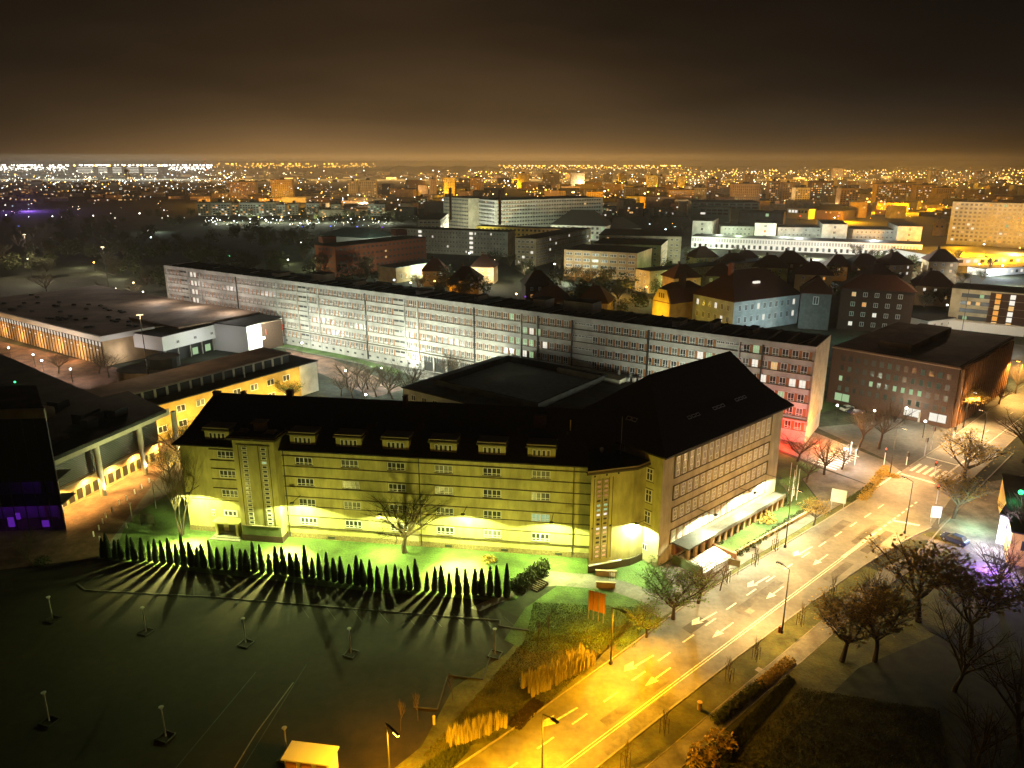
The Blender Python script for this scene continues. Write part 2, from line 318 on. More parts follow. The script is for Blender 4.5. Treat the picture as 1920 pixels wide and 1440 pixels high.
for xa in (3.2, 17.8, 32.5, 47.0, 61.0):  # bent arrows in the kerb lane
    mark([(xa+1.2, 5.25), (xa+4.8, 5.05), (xa+4.8, 5.28), (xa+1.2, 5.55)], 'arrow_shaft')
    mark([(xa-0.6, 5.70), (xa+1.2, 4.95), (xa+1.0, 5.55), (xa+1.9, 6.15), (xa+0.4, 6.35)], 'arrow_head')
# parking bay lines on the lot
lot_marks = tag(link('bay_marking', None), kind='structure')
for k in range(9):
    a = P(560+k*48, 1130+k*3.2); d = Vector((0.55, -0.83, 0))*4.6; n = Vector((0.83, 0.55, 0))*0.05
    b = MB(); b.face([(*(a-n)[:2], .010), (*(a+d-n)[:2], .010), (*(a+d+n)[:2], .010), (*(a+n)[:2], .010)]); b.build('bay_line', M['asphalt_old'], lot_marks)
for q0, q1 in (((455, 1440), (575, 1245)), ((330, 1440), (480, 1260))):
    a, c = P(*q0), P(*q1); n = (c-a).normalized().orthogonal()*0; n = Vector((-(c-a).y, (c-a).x, 0)).normalized()*.06
    b = MB(); b.face([(*(a-n)[:2], .011), (*(c-n)[:2], .011), (*(c+n)[:2], .011), (*(a+n)[:2], .011)]); b.build('bay_line', M['asphalt_old'], lot_marks)
# patches, manholes
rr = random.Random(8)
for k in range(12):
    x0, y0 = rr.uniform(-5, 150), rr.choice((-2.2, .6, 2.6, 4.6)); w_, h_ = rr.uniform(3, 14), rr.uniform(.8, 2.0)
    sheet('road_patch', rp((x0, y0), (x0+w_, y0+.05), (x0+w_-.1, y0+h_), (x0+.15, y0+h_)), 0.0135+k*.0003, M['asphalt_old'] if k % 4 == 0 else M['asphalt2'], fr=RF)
for q, s in (((1406, 1146), 1.3), ((1425, 1257), 0.9), ((1395, 1300), 0.9)):
    p = RF.loc(P(*q)); sheet('manhole_cover', rp((p[0]-s/2, p[1]-.5), (p[0]+s/2, p[1]-.5), (p[0]+s/2, p[1]+.5), (p[0]-s/2, p[1]+.5)), 0.037, M['kerb'], fr=RF)
# ------------------------------------------------------------------ windows
_wc = {}
def wmesh(w, h, cols, rows, t=0.09, fm='white', gm='glass', depth=0.06, splits=None, side=None):
    """one window: frame bars (slot 0) and glass (slot 1) in a local frame, outside towards -y; optional coloured side panel (slot 2)"""
    k = ('j', w, h, cols, rows, t, fm, gm, depth, tuple(splits or ()), side)
    if k in _wc: return _wc[k]
    b = MB(); _bars(b, w, h, cols, rows, t, depth, splits); b.face([(-w/2, -0.015, 0), (w/2, -0.015, 0), (w/2, -0.015, h), (-w/2, -0.015, h)], 1)
    ms = [M[fm], M.get(gm) or E_[gm]]
    if side: b.box(w/2+0.02, w/2+side[0], -0.04, 0.0, 0, h, 2); ms.append(M[side[1]])
    _wc[k] = b.mesh('window', ms); return _wc[k]
def _bars(b, w, h, cols, rows, t, depth, splits=None):
    for i in range(cols+1):
        x = -w/2+w*i/cols; tt = t*(1.7 if cols % 2 == 0 and i == cols//2 and cols > 2 else 1)
        x0 = min(max(x-tt/2, -w/2), w/2-tt); b.box(x0, x0+tt, -depth, 0.0, 0, h, 0)
    zs = splits if splits else [h*i/rows for i in range(1, rows)]
    for z in [0]+list(zs)+[h]:
        z0 = min(max(z-t/2, 0), h-t); b.box(-w/2, w/2, -depth+.002, -.002, z0, z0+t, 0)
def wpair(w, h, cols, rows, gm='glass', fm='white', t=0.09, splits=None):
    """frame mesh and pane mesh, for windows with a pane sub-part"""
    k = ('p', w, h, cols, rows, gm, fm, t, tuple(splits or ()))
    if k in _wc: return _wc[k]
    b = MB(); _bars(b, w, h, cols, rows, t, 0.07, splits); c = MB(); c.box(-w/2+.03, w/2-.03, -0.03, -0.012, .03, h-.03)
    _wc[k] = (b.mesh('window', [M[fm]]), c.mesh('pane', [M.get(gm) or E_[gm]])); return _wc[k]
def put(parent, fr, x, y, z, w, h, cols, rows, rz=0, gm='glass', splits=None, t=0.09, fm='white'):
    f, p = wpair(w, h, cols, rows, gm, fm, t, splits); o = inst('window', f, parent, fr, x, y, z, rz); q = link('pane', p, o); return o
# ------------------------------------------------------------------ school building (long wing + hall + stair towers)
A0 = P(358, 993); LA = math.atan2(-.14184, .98989); LF = Fr(A0, LA)
C0 = P(1232, 1063); HF = Fr(C0, math.atan2(.6711, .7414)); HL = 36.2; HD = 20.5
sch = empty('school_building', A0, 'long ochre school with black hipped roofs, stair towers and a taller hall facing the avenue', 'building')
b = MB(LF); b.box(0, 73, 0, 15, 0.9, 16.4); b.build('wall', M['render'], sch)
b = MB(LF); b.box(-.06, 11.0, -.08, .1, 0, .95); b.box(18.2, 70.1, -.10, .1, 0, .95); b.build('plinth', M['plinth'], sch)
for z0 in (15.15, 13.25, 11.4, 9.55, 7.75, 6.0, 4.15, 2.15):
    b = MB(LF); b.box(18.25, 70.05, -.10 if z0 > 3 else -.22, 0, z0-.06, z0+.06); b.build('string_course', M['band'], sch)
for z0 in (15.55, 13.6, 12.05, 10.1, 8.45): b = MB(LF); b.box(5.3, 10.95, -.14, 0, z0-.05, z0+.05); b.build('string_course', M['band'], sch)
b = MB(LF); b.box(0, 10.95, -.10, 0, 6.1, 6.2); b.build('string_course', M['band'], sch)
# windows of the long wing
for ci in range(6):
    for ri, zt in enumerate((15.0, 11.2, 7.45, 3.95)):
        gm = 'winG' if (ci, ri) == (5, 2) else ('curtain' if (ci*5+ri*3) % 7 in (1, 4) else 'glass')
        put(sch, LF, 22.15+ci*7.96, 0, zt-1.4, 2.95, 1.4, 4, 2, gm=gm, splits=[0.42])
        b = MB(LF); x = 22.15+ci*7.96; b.box(x-1.55, x+1.55, -.16, 0, zt-1.47, zt-1.41); b.build('sill', M['band'], sch)
for zt in (15.35, 11.8, 8.2): put(sch, LF, 8.25, 0, zt-1.35, 2.95, 1.35, 4, 2, splits=[0.42])
put(sch, LF, 7.9, 0, 3.15, 2.5, 1.2, 3, 1, t=.22); put(sch, LF, 4.7, 0, 3.0, .7, 1.3, 2, 2)
for x in (26, 46.5, 56, 65): b = MB(LF); b.box(x-.6, x+.6, -.13, -.10, .25, .62); b.build('basement_window', M['glass'], sch)
for x in (18.6, 41.9, 67.2): b = MB(LF); b.box(x-.06, x+.06, -.26, -.12, .2, 16.4); b.build('downpipe', M['metal'], sch)
b = MB(LF); b.box(39.8, 41.5, -.14, 0, .9, 2.5); b.build('buttress', M['render2'], sch)
# entrance porch
b = MB(LF); b.box(5.9, 6.3, -1.9, 0, .3, 2.7); b.box(9.6, 10.0, -1.9, 0, .3, 2.7); b.box(5.4, 10.4, -2.2, 0, 2.7, 2.95); b.build('porch', M['render'], sch)
b = MB(LF); b.box(5.2, 10.6, -3.0, 0, 0, .16); b.box(5.5, 10.3, -2.4, 0, .16, .30); b.build('doorstep', M['kerb'], sch)
b = MB(LF); b.box(7.3, 8.6, -.09, 0, .3, 2.5); d = b.build('door', M['metal'], sch)
# left stair tower
TW = 2.3
b = MB(LF); b.box(11.0, 18.2, -TW, 1.5, 1.1, 18.6); b.build('stair_tower', M['render'], sch)
b = MB(LF); b.box(10.95, 18.25, -TW-.08, 1.4, 0, 1.15); b.build('plinth', M['dbrick'], sch)
b = MB(LF); b.box(10.2, 18.9, -TW-.75, 2.0, 18.6, 18.95, 0); b.box(10.5, 18.6, -TW-.5, 2.0, 18.95, 19.2, 1); b.box(10.6, 18.5, -TW-.4, 2.0, 19.2, 19.24, 2); b.build('cornice', [M['band'], M['roofedge'], M['flat']], sch)
for x in (11.9, 13.2, 15.4, 17.2): b = MB(LF); b.box(x-.05, x+.05, -TW-.05, -TW, 3.0, 17.6); b.build('wall_rib', M['band'], sch)
b = MB(LF); b.box(11.6, 17.5, -TW-.10, -TW-.06, 17.55, 17.7); b.build('wall_rib', M['band'], sch)
b = MB(LF); b.box(11.3, 17.9, -TW-.16, -TW, 2.9, 3.05); b.build('sill', M['roofedge'], sch)
b = MB(LF); b.box(11.1, 18.1, -TW-.03, -TW, 1.15, 2.9); b.build('wall_panel', M['darkwall'], sch)
for k in range(18):
    for x in (13.0, 16.3): put(sch, LF, x, -TW, 3.25+k*.79, .95, .60, 1, 1, t=.12, gm='winG' if (k == 14 and x > 15) else 'glass')
# rooftop lumps on tower
b = MB(LF); b.box(13.9, 15.6, -.2, 1.3, 19.3, 20.7); b.box(13.6, 15.9, -.5, 1.6, 20.7, 20.85); b.build('roof_vent', M['roofedge'], sch)
for x in (12.1, 16.8): b = MB(LF); b.loft([[(x-1, -1, 19.2), (x+1, -1, 19.2), (x+1, .4, 19.2), (x-1, .4, 19.2)], [(x-.5, -.8, 19.6), (x+.6, -.7, 19.6), (x+.5, .2, 19.6), (x-.6, .1, 19.6)]]); b.build('roof_cowl', M['tan'], sch)
# dormers
dx = [7.0]+[22.15+k*7.96 for k in range(6)]
for x in dx:
    z0 = 16.9; b = MB(LF); b.box(x-2.2, x+2.2, 0.15, 5, z0, z0+2.0); dm = b.build('dormer', M['render'], sch)
    b = MB(LF); b.box(x-2.5, x+2.5, -.25, 5, z0+2.0, z0+2.22, 0); b.box(x-2.35, x+2.35, -.1, 5.4, z0+2.35, z0+2.55, 1); b.box(x-2.3, x+2.3, -.05, 5.2, z0+2.22, z0+2.35, 0); b.build('dormer_roof', [M['band'], M['roofedge']], dm)
    for xx in (-1.12, -.38, .38, 1.12):
        b = MB(); _bars(b, .62, 1.15, 1, 1, .1, .07); b.face([(-.3, -.02, 0), (.3, -.02, 0), (.3, -.02, 1.15), (-.3, -.02, 1.15)], 1)
        k = 'dw'; _wc.setdefault(k, b.mesh('window', [M['white'], M['glass']])); inst('window', _wc[k], dm, LF, x+xx, .15, z0+.45)
# roofs
def rect(x0, x1, y0, y1, z): return [(x0, y0, z), (x1, y0, z), (x1, y1, z), (x0, y1, z)]
b = MB(LF); b.loft([rect(-.9, 73.5, -.9, 15.9, 16.25), rect(-.9, 73.5, -.9, 15.9, 16.45), rect(.4, 73.5, .6, 14.4, 17.6), [(3.2, 7.5, 23.2), (73.5, 7.45, 23.2), (73.5, 7.55, 23.2), (3.2, 7.5, 23.2)]]); b.build('roof', M['roof'], sch)
for x, y, w_, h_ in ((17.2, 7.5, 1.0, 1.6), (38.0, 7.0, .7, 1.7), (61.2, 4.8, 1.9, 1.9), (8.6, 7.5, .6, 1.0), (3.6, 7.4, 1.2, .8)):
    b = MB(LF); zz = 22.5 if y > 6 else 20.6; b.box(x-w_/2, x+w_/2, y-.45, y+.45, zz-1.6, zz+h_, 0); b.box(x-w_/2-.08, x+w_/2+.08, y-.53, y+.53, zz+h_, zz+h_+.15, 0); b.build('chimney', [M['dbrick']], sch)
for k in range(6): b = MB(LF); x = 26+k*7.96; b.tube((x, 3.6, 19.6), (x, 3.6, 20.5), .16, n=6); b.build('vent_pipe', M['metal'], sch)
b = MB(LF); b.tube((66.2, 4.2, 20), (66.2, 4.2, 22.3), .1, n=5); b.build('vent_pipe', M['tan'], sch)
# right stair tower
tl, tm, tr = LF.loc(P(1103, 1075)), LF.loc(P(1180, 1060)), LF.loc(P(1203, 1050))
tp = [(tl[0], tl[1]), (tm[0], tm[1]), (tr[0], tr[1]), (tr[0]+1, 4), (tl[0]+.2, 4)]
ZT = 16.9
b = MB(LF); b.prism(tp, 1.2, ZT); b.build('stair_tower', M['render'], sch)
b = MB(LF); b.prism([(tl[0]-.08, tl[1]-.06), (tm[0]+.1, tm[1]-.12), (tr[0]+.1, tr[1]-.1), (tr[0]+1, 3.9), (tl[0]-.08, 3.9)], 0, 1.3); b.build('plinth', M['band'], sch)
def off(poly, d):
    c = (sum(p[0] for p in poly)/len(poly), sum(p[1] for p in poly)/len(poly)); o = []
    for p in poly:
        l = math.hypot(p[0]-c[0], p[1]-c[1]); o.append((p[0]+(p[0]-c[0])/l*d, p[1]+(p[1]-c[1])/l*d))
    return o
o1 = off(tp, .95); o2 = off(tp, .8)
b = MB(LF); b.prism(o1, ZT, ZT+.35, 0, 0); b.prism(o2, ZT+.35, ZT+.65, 1, 2); b.build('cornice', [M['band'], M['roofedge'], M['flat']], sch)
TFa = math.atan2(tm[1]-tl[1], tm[0]-tl[0]); TL = math.hypot(tm[1]-tl[1], tm[0]-tl[0]); pw = LF.w(tl[0], tl[1]); TF = Fr(pw, LA+TFa)
lit = {17: 'winO', 16: 'winO', 15: 'winO', 14: 'winO', 13: 'winO', 12: 'glass', 11: 'winG', 10: 'winG', 9: 'winW', 8: 'glass', 7: 'glass', 6: 'winW', 5: 'winY', 4: 'glass', 3: 'glass', 2: 'winY', 1: 'winY', 0: 'winY'}
E_['winOd'] = emi('dim_stair_light', (1.0, 0.5, 0.15), 0.32)
for k in range(17):
    for x in (1.35, 2.55):
        g = lit[k]; g = 'winOd' if g == 'winO' else g
        put(sch, TF, x, 0, 2.5+k*.79, .85, .62, 1, 1, t=.13, gm=g, fm='roofedge')
for x in (.55, 1.95, 3.1, 3.7): b = MB(TF); b.box(x-.05, x+.05, -.06, 0, 2.2, 16.0); b.build('wall_rib', M['band'], sch)
b = MB(TF); b.box(.0, 5.6, -.25, 0, 1.3, 1.45); b.build('sill', M['white'], sch)
for x, zz in ((.6, 16.3), (2.6, 16.3), (4.6, 16.3), (.45, 7.6), (3.5, 7.6)): b = MB(TF); b.box(x-.15, x+.15, -.04, 0, zz, zz+.3); b.build('wall_vent', M['metal'], sch)
b = MB(LF); b.tube((71.4, 1.5, ZT+.6), (71.4, 1.5, ZT+1.6), .22, n=6); b.ball((71.4, 1.5, ZT+1.7), .35); b.build('roof_cowl', M['white'], sch)
b = MB(LF); b.tube((74.4, 2.5, ZT+.6), (74.4, 2.5, ZT+7), .04, n=5); b.build('antenna_mast', M['galv'], sch)
# hall wing
b = MB(HF); b.box(0, HL, 0, HD, 0, 19.3); b.build('wall', M['render2'], sch)
b = MB(HF); b.box(-.03, 0, 0.0, HD, 0, 19.3); b.build('wall', M['render'], sch)
rows = ((14.65, 3.4), (10.85, 2.2), (7.05, 2.2), (3.15, 2.2))
for ri, (z0, hh) in enumerate(rows):
    for ci in range(16):
        g = 'winG' if (ri == 3 and ci in (0, 1, 5, 6)) else ('curtain' if (ci*7+ri*3) % 5 > 2 else 'glass')
        if (ri, ci) == (0, 8): g = 'winOd'
        put(sch, HF, 3.9+ci*1.82, 0, z0, .95, hh, 2, 2, gm=g, splits=[hh*.28, hh*.66] if ri == 0 else [hh*.3, hh*.66], t=.16)
        if ci < 15:
            b = MB(); b.box(-.17, .17, -.10, 0, 0, hh+.05); _wc.setdefault(('pi', hh), b.mesh('pilaster', [M['render2']])); inst('pilaster', _wc[('pi', hh)], sch, HF, 3.9+(ci+.5)*1.82, 0, z0)
    for za in (z0-.1, z0+hh+.12): b = MB(HF); b.box(2.9, 32.3, -.16, 0, za-.07, za+.07); b.build('string_course', M['band'], sch)
    for xa in (2.95, 32.25): b = MB(HF); b.box(xa-.05, xa+.05, -.12, 0, z0, z0+hh); b.build('string_course', M['band'], sch)
for zz, hh in ((14.2, 2.1), (10.5, 2.2), (6.8, 2.2)):
    f, p_ = wpair(1.25, hh, 2, 2, splits=[hh*.62], t=.14); o = inst('window', f, sch, HF, -.03, 2.4, zz, -math.pi/2); link('pane', p_, o)
    b = MB(HF); b.box(-.10, -.03, 1.55, 3.25, zz-.2, zz-.12); b.box(-.10, -.03, 1.55, 3.25, zz+hh+.12, zz+hh+.2); b.build('string_course', M['band'], sch)
f, p_ = wpair(1.0, 1.1, 2, 1); o = inst('window', f, sch, HF, -.03, 2.6, 2.0, -math.pi/2); link('pane', p_, o)
f, p_ = wpair(.8, 1.3, 2, 1); o = inst('window', f, sch, HF, -.03, 8.1, 17.6, -math.pi/2); link('pane', p_, o)
b = MB(HF); b.tube((-.15, 3.6, .2), (-.15, 3.6, 19), .07, n=5); b.build('downpipe', M['metal'], sch)
b = MB(HF); b.loft([rect(-1.3, HL+1.3, -1.3, HD+1.3, 19.15), rect(-1.3, HL+1.3, -1.3, HD+1.3, 19.4), rect(.6, HL-.3, .8, HD-.8, 20.9), rect(3.4, HL-1.7, 4, HD-4, 23.2), [(9.0, 10.2, 28.2), (HL-3, 10.2, 28.2), (HL-3, 10.3, 28.2), (9.0, 10.3, 28.2)]]); b.build('roof', M['roof'], sch)
# roof lights on the hall
n1 = Vector((HF.s, -HF.c, 0))*2.3+Vector((0, 0, 3.2)); p1 = HF.w(0, .8, 20.9)
for q in ((1302, 783), (1349, 766), (1390, 750)):
    pp = hit(*q, p1, n1); l_ = HF.loc(pp)
    for k in (-1.2, 0, 1.2):
        b = MB(Fr(pp, HF.a)); x0, x1 = k-.48, k+.48
        for (xa, ya, xb, yb) in ((x0, 0, x0+.12, .5), (x1-.12, 0, x1, .5), (x0, 0, x1, .1), (x0, .4, x1, .5)):
            b.face([(xa, ya-.10, ya*.72+.10), (xb, ya-.10, ya*.72+.10), (xb, yb-.10, yb*.72+.10), (xa, yb-.10, yb*.72+.10)])
        b.build('skylight', M['white'], sch)
n2 = Vector((-HF.c, -HF.s, 0))*2.3+Vector((0, 0, 2.8)); p2 = HF.w(.6, .8, 20.9)
for q in ((1178, 788), (1188, 791)):
    pp = hit(*q, p2, n2); F2 = Fr(pp, HF.a-math.pi/2); b = MB(F2)
    for (xa, ya, xb, yb) in ((-.5, 0, -.36, .6), (.36, 0, .5, .6), (-.5, 0, .5, .12), (-.5, .48, .5, .6)):
        b.face([(xa, ya-.12, ya*.8+.10), (xb, ya-.12, ya*.8+.10), (xb, yb-.12, yb*.8+.10), (xa, yb-.12, yb*.8+.10)])
    b.build('skylight', M['white'], sch)
# street terrace and colonnade of the hall
b = MB(HF); b.box(11.0, 35.6, -2.6, -.17, 1.95, 2.2); b.box(11.0, 35.6, -2.6, -2.4, 2.2, 2.6); b.build('terrace', M['pave'], sch)
for k in range(13): b = MB(HF); x = 12+k*1.92; b.box(x-.28, x+.28, -2.5, -2.0, 0, 1.95); b.build('terrace_pier', M['tan'], sch)
b = MB(HF); b.box(11.0, 35.6, -1.0, -.01, 0, 1.9); b.build('terrace_wall', M['brick'], sch)
b = MB(HF); b.box(3.4, 11.2, -3.4, -.17, 3.0, 3.25); b.build('canopy', M['greyroof'], sch)
for k in range(4): b = MB(HF); x = 4.0+k*2.1; b.box(x-.35, x+.35, -3.1, -2.7, .9, 3.0); b.build('portico_pier', M['tan'], sch)
b = MB(HF); b.box(3.6, 11, -.5, -.02, .9, 3.0); b.build('doorway', M['orange'], sch)
for k in range(9): b = MB(HF); b.box(3.2-.01*k, 11.2, -3.5-k*.42-.42, -3.1 if k == 0 else -3.5-k*.42, 0, .9-k*.1); b.build('step', M['white' if k < 7 else 'pave'], sch); 
for k in range(9): b = MB(HF); b.box(3.25, 11.15, -3.5-k*.42-.44, -3.5-k*.42-.425, .0, .88-k*.1); b.build('riser_shade', M['metal'], sch)  # dark sheets stand for the shade on the step risers
b = MB(HF); b.box(11.2, 11.6, -7.2, -2.6, 0, 1.1); b.build('stair_wall', M['orange'], sch)
b = MB(HF); b.box(2.6, 3.1, -6.5, -1, 0, 1.5); b.build('stair_wall', M['darkwall'], sch)
# ------------------------------------------------------------------ long slab block
S0 = P(309, 497, 23); S1 = P(1530, 650, 23); SF, SL = frab(S0, S1); SD = 14.5
sl = empty('teaching_block', (S0.x, S0.y, 0), 'very long seven-storey concrete teaching block with white window strips and orange panels', 'building')
b = MB(SF); b.box(0, SL, 0, SD, 0, 22.6); b.build('wall', M['concrete'], sl)
b = MB(SF); b.box(SL, SL+.25, -.4, SD, 4.5, 23.0); b.build('end_wall', M['endwall'], sl); b = MB(SF); b.box(-.25, 0, -.4, SD, 0, 23.0); b.build('end_wall', M['endwall'], sl)
b = MB(SF); b.box(-.1, SL+.1, -.35, .1, 22.0, 23.0, 0); b.box(0, SL, .1, SD, 22.6, 22.8, 1); b.build('roof_edge', [M['concrete'], M['flat']], sl)
for k in range(112):
    x = 1.5+k*2.2
    b = MB(); b.loft([rect(-.25, .25, .6, 13.6, 0), rect(-.12, .12, .9, 13.3, .45)]); _wc.setdefault('rib', b.mesh('roof_rib', [M['flat']]))
    if k % 2: inst('roof_rib', _wc['rib'], sl, SF, x, 0, 22.8)
for x, w_, y0, h_ in ((60, 4, 4, 1.4), (80, 6, 5, 2.6), (128, 3, 4, 1.2), (170, 4, 6, 2.4), (180, 9, 6, 3.0), (213, 2, 3, 1.5), (150, 1.2, 5, 1.4), (231, 1.5, 5, 1.2), (222, 1, 5, 1.8), (100, 1, 5, 1.5)):
    b = MB(SF); b.box(x, x+w_, y0, y0+5, 22.8, 22.8+h_, 0); b.box(x-.2, x+w_+.2, y0-.2, y0+5.2, 22.8+h_, 22.95+h_, 1); b.build('roof_box', [M['concrete'], M['flat']], sl)
for k in range(34):
    x = 3+k*7.3; b = MB(SF); b.tube((x, .8, 22.9), (x+1.5+R0.random(), 5+R0.random()*3, 23.5), .10, n=4); b.build('roof_duct', M['galv' if k % 3 == 0 else 'metal'], sl)
stairs = [(9.5, 14.6), (77.4, 82.5), (121.1, 126.7), (186.2, 191.8), (225.1, 231)]
div = [14.6, 22.5, 44.5, 66.7, 77.4, 82.5, 88, 110, 126.7, 132.1, 153.6, 169.9, 175.4, 186.2, 208.2, 231, 236.5]
for x in div: b = MB(SF); b.box(x-.16, x+.16, -.32, 0, .3, 23.05); b.build('pilaster', M['metal' if R0.random() < .35 else 'concrete'], sl)
rowz = [21.6-3.33*k for k in range(6)]
for k, zt in enumerate(rowz):
    b = MB(SF); x0 = 0
    b.box(0, SL, -.22, 0, zt-2.05, zt-1.93); b.build('sill_strip', M['band'], sl)
b = MB(SF); b.box(60, SL, -.35, -.0, 5.4, 5.7); b.build('string_course', M['band'], sl)
wins = []; x = SL-1.6
while x > 1:
    ins = any(a-.2 < x-.3 < c+.2 for a, c in stairs)
    if not ins: wins += [(x, r) for r in range(6)]
    else: wins += [(x, r, 1) for r in range(6)]
    x -= 2.2
litset = {(k, r): g for k, r, g in ((32, 1, 'winG'), (33, 1, 'winW'), (34, 1, 'winG'), (35, 2, 'winG'), (34, 2, 'winG'), (33, 2, 'winG'), (31, 2, 'winW'), (36, 2, 'winG'), (35, 3, 'winG'), (34, 3, 'winW'), (33, 3, 'winG'), (26, 1, 'winW'), (26, 0, 'winG'), (11, 1, 'winW'), (10, 1, 'winG'), (7, 0, 'winG'), (5, 0, 'winG'), (5, 1, 'winW'), (3, 1, 'winY'), (4, 2, 'winW'), (1, 2, 'winW'), (0, 2, 'winW'), (6, 2, 'winG'), (9, 0, 'winY'), (2, 3, 'winG'), (13, 4, 'winG'), (36, 0, 'winG'))}
for r in range(5): litset[(103, r)] = litset[(104, r)] = 'winW'
small = MB(SF); n = 0
for i, wn in enumerate(sorted(wins, key=lambda q: -q[0])):
    x, r = wn[0], wn[1]; k = round((SL-1.6-x)/2.2); zt = rowz[r]
    if len(wn) == 3:
        me = wmesh(1.9, .65, 4, 1, t=.10); 
        if n < 300: inst('stair_window', me, sl, SF, x, 0, zt-.7)
        else: small.box(x-.95, x+.95, -.04, 0, zt-.7, zt-.05, 1)
        n += 1; continue
    g = litset.get((k, r), 'glass'); g = 'curtain' if g == 'glass' and R0.random() < .22 else g
    if n < 300 or g not in ('glass', 'curtain'):
        inst('window', wmesh(1.45, 1.88, 2, 2, t=.085, splits=[.5], gm=g, side=(.70, 'orange')), sl, SF, x-.35, 0, zt-1.9); n += 1
    else:
        xa = x-.35
        for a in (-.72, -.06, .62): small.box(xa+a, xa+a+.11, -.06, 0, zt-1.9, zt-.02, 0)
        small.box(xa-.72, xa+.72, -.058, 0, zt-1.9, zt-1.8, 0); small.box(xa-.72, xa+.72, -.058, 0, zt-1.4, zt-1.29, 0)
        small.face([(xa-.72, -.02, zt-1.9), (xa+.72, -.02, zt-1.9), (xa+.72, -.02, zt), (xa-.72, -.02, zt)], 1)
        small.box(xa+.75, xa+1.42, -.04, 0, zt-1.9, zt-.02, 2)
small.build('windows', [M['white'], M['glass'], M['orange']], sl, kind='stuff')
for k in range(50):
    x = 70+k*3.4
    if x < SL-2: b = MB(); b.box(-.5, .5, -.05, 0, 0, .6); _wc.setdefault('bw', b.mesh('basement_window', [M['glass']])); inst('basement_window', _wc['bw'], sl, SF, x, 0, 1.1)
b = MB(SF); b.box(134, 152, -.06, 0, 0.2, 4.6); b.build('loading_opening', M['metal'], sl)
for x in (138, 143, 148): b = MB(SF); b.box(x-.25, x+.25, -.4, -.06, 0, 4.8); b.build('pier', M['concrete'], sl)
# ------------------------------------------------------------------ generic blocks
def block(name, label, a, bq, z, depth=None, c=None, wall='cream', roof='flat', rows=3, pitch=3.2, ww=1.6, wh=1.6, fl=3.4, top=1.2, lit=0.05, litm='winY',
          sides='f', parapet=.5, roofh=0, cols=2, indiv=True, cat='building', base=0.0, x0m=1.5, fm='white', gm='glass', hip=None, skip=0, extra=None):
    A = P(*a, z); B = P(*bq, z); fr, ln = frab(A, B)
    if c: q = fr.loc(P(*c, z)); depth = max(4, math.hypot(q[0]-ln, q[1]))
    o = empty(name, (A.x, A.y, 0), label, cat)
    m = MB(fr); m.box(0, ln, 0, depth, base, z); m.build('wall', M[wall], o)
    if roofh:
        m = MB(fr); e = .6; h2 = hip if hip is not None else depth*.5
        m.loft([rect(-e, ln+e, -e, depth+e, z-.15), rect(-e, ln+e, -e, depth+e, z+.1), [(h2, depth/2-.05, z+roofh), (ln-h2, depth/2-.05, z+roofh), (ln-h2, depth/2+.05, z+roofh), (h2, depth/2+.05, z+roofh)]]); m.build('roof', M[roof], o)
    else:
        m = MB(fr); m.box(-.25, ln+.25, -.25, depth+.25, z, z+parapet*.5, 0); m.build('roof', M[roof], o)
    rr = random.Random(hash_(name+label)); faces = []
    if 'f' in sides: faces.append((fr, ln))
    if 'r' in sides: faces.append((Fr(fr.w(ln, 0), fr.a+math.pi/2), depth))
    if 'l' in sides: faces.append((Fr(fr.w(0, depth), fr.a-math.pi/2), depth))
    st = MB()
    for f2, l2 in faces:
        nc = max(1, int((l2-x0m*2+pitch*.4)/pitch)); xs = (l2-(nc-1)*pitch)/2
        for r in range(rows):
            zt = z-top-r*fl
            for k in range(nc):
                if rr.random() < skip: continue
                g = litm if rr.random() < lit else gm
                if litm == 'mix' and g == 'mix': g = rr.choice(('winY', 'winW', 'winY', 'winG', 'winO'))
                if indiv:
                    inst('window', wmesh(ww, wh, cols, 1, t=.14, fm=fm, gm=g), o, f2, xs+k*pitch, 0, zt-wh)
                else:
                    x = xs+k*pitch; p0 = f2.w(x-ww/2, -.05, zt-wh); p1_ = f2.w(x+ww/2, -.05, zt-wh)
                    mi = {'glass': 0, 'winY': 1, 'winW': 2, 'winG': 3, 'winO': 4}[g]
                    st.fr = W0; st.face([p0, p1_, p1_+Vector((0, 0, wh)), p0+Vector((0, 0, wh))], mi)
    if not indiv and st.f: st.build('windows', [M['glass'], E_['winY'], E_['winW'], E_['winG'], E_['winO']], o, kind='stuff')
    return o, fr, ln, depth
def hash_(s):
    h = 7
    for ch in s: h = (h*131+ord(ch)) % 1000003
    return h
# courtyard building between the slab and the school
o, f_, ln, dp = block('courtyard_building', 'low flat-roofed two-storey building with a sunken roof court, behind the school roof', (755, 727), (1049, 800), 8.4, c=(1124, 701), wall='pale', rows=2, pitch=3.6, ww=1.6, wh=1.5, fl=3.7, sides='fr', lit=0)
m = MB(f_); m.box(6, ln-10, 6, dp-8, 8.62, 8.66); m.build('roof_court', M['greyroof'], o)
for (x0, x1, y0, y1) in ((5.4, ln-9.4, 5.4, 6), (5.4, ln-9.4, dp-8, dp-7.4), (5.4, 6, 6, dp-8), (ln-10, ln-9.4, 6, dp-8)): m = MB(f_); m.box(x0, x1, y0, y1, 8.65, 10.3); m.build('parapet', M['flat'], o)
for k in range(4): m = MB(f_); m.box(ln-6+k*1.2, ln-5.4+k*1.2, dp-7+k, dp-6+k, 8.6, 9.8); m.build('roof_vent', M['concrete'], o)
m = MB(f_); m.box(ln-24, ln-5, dp-9, dp-5, 8.66, 9.8); m.build('roof_house', M['cream'], o)
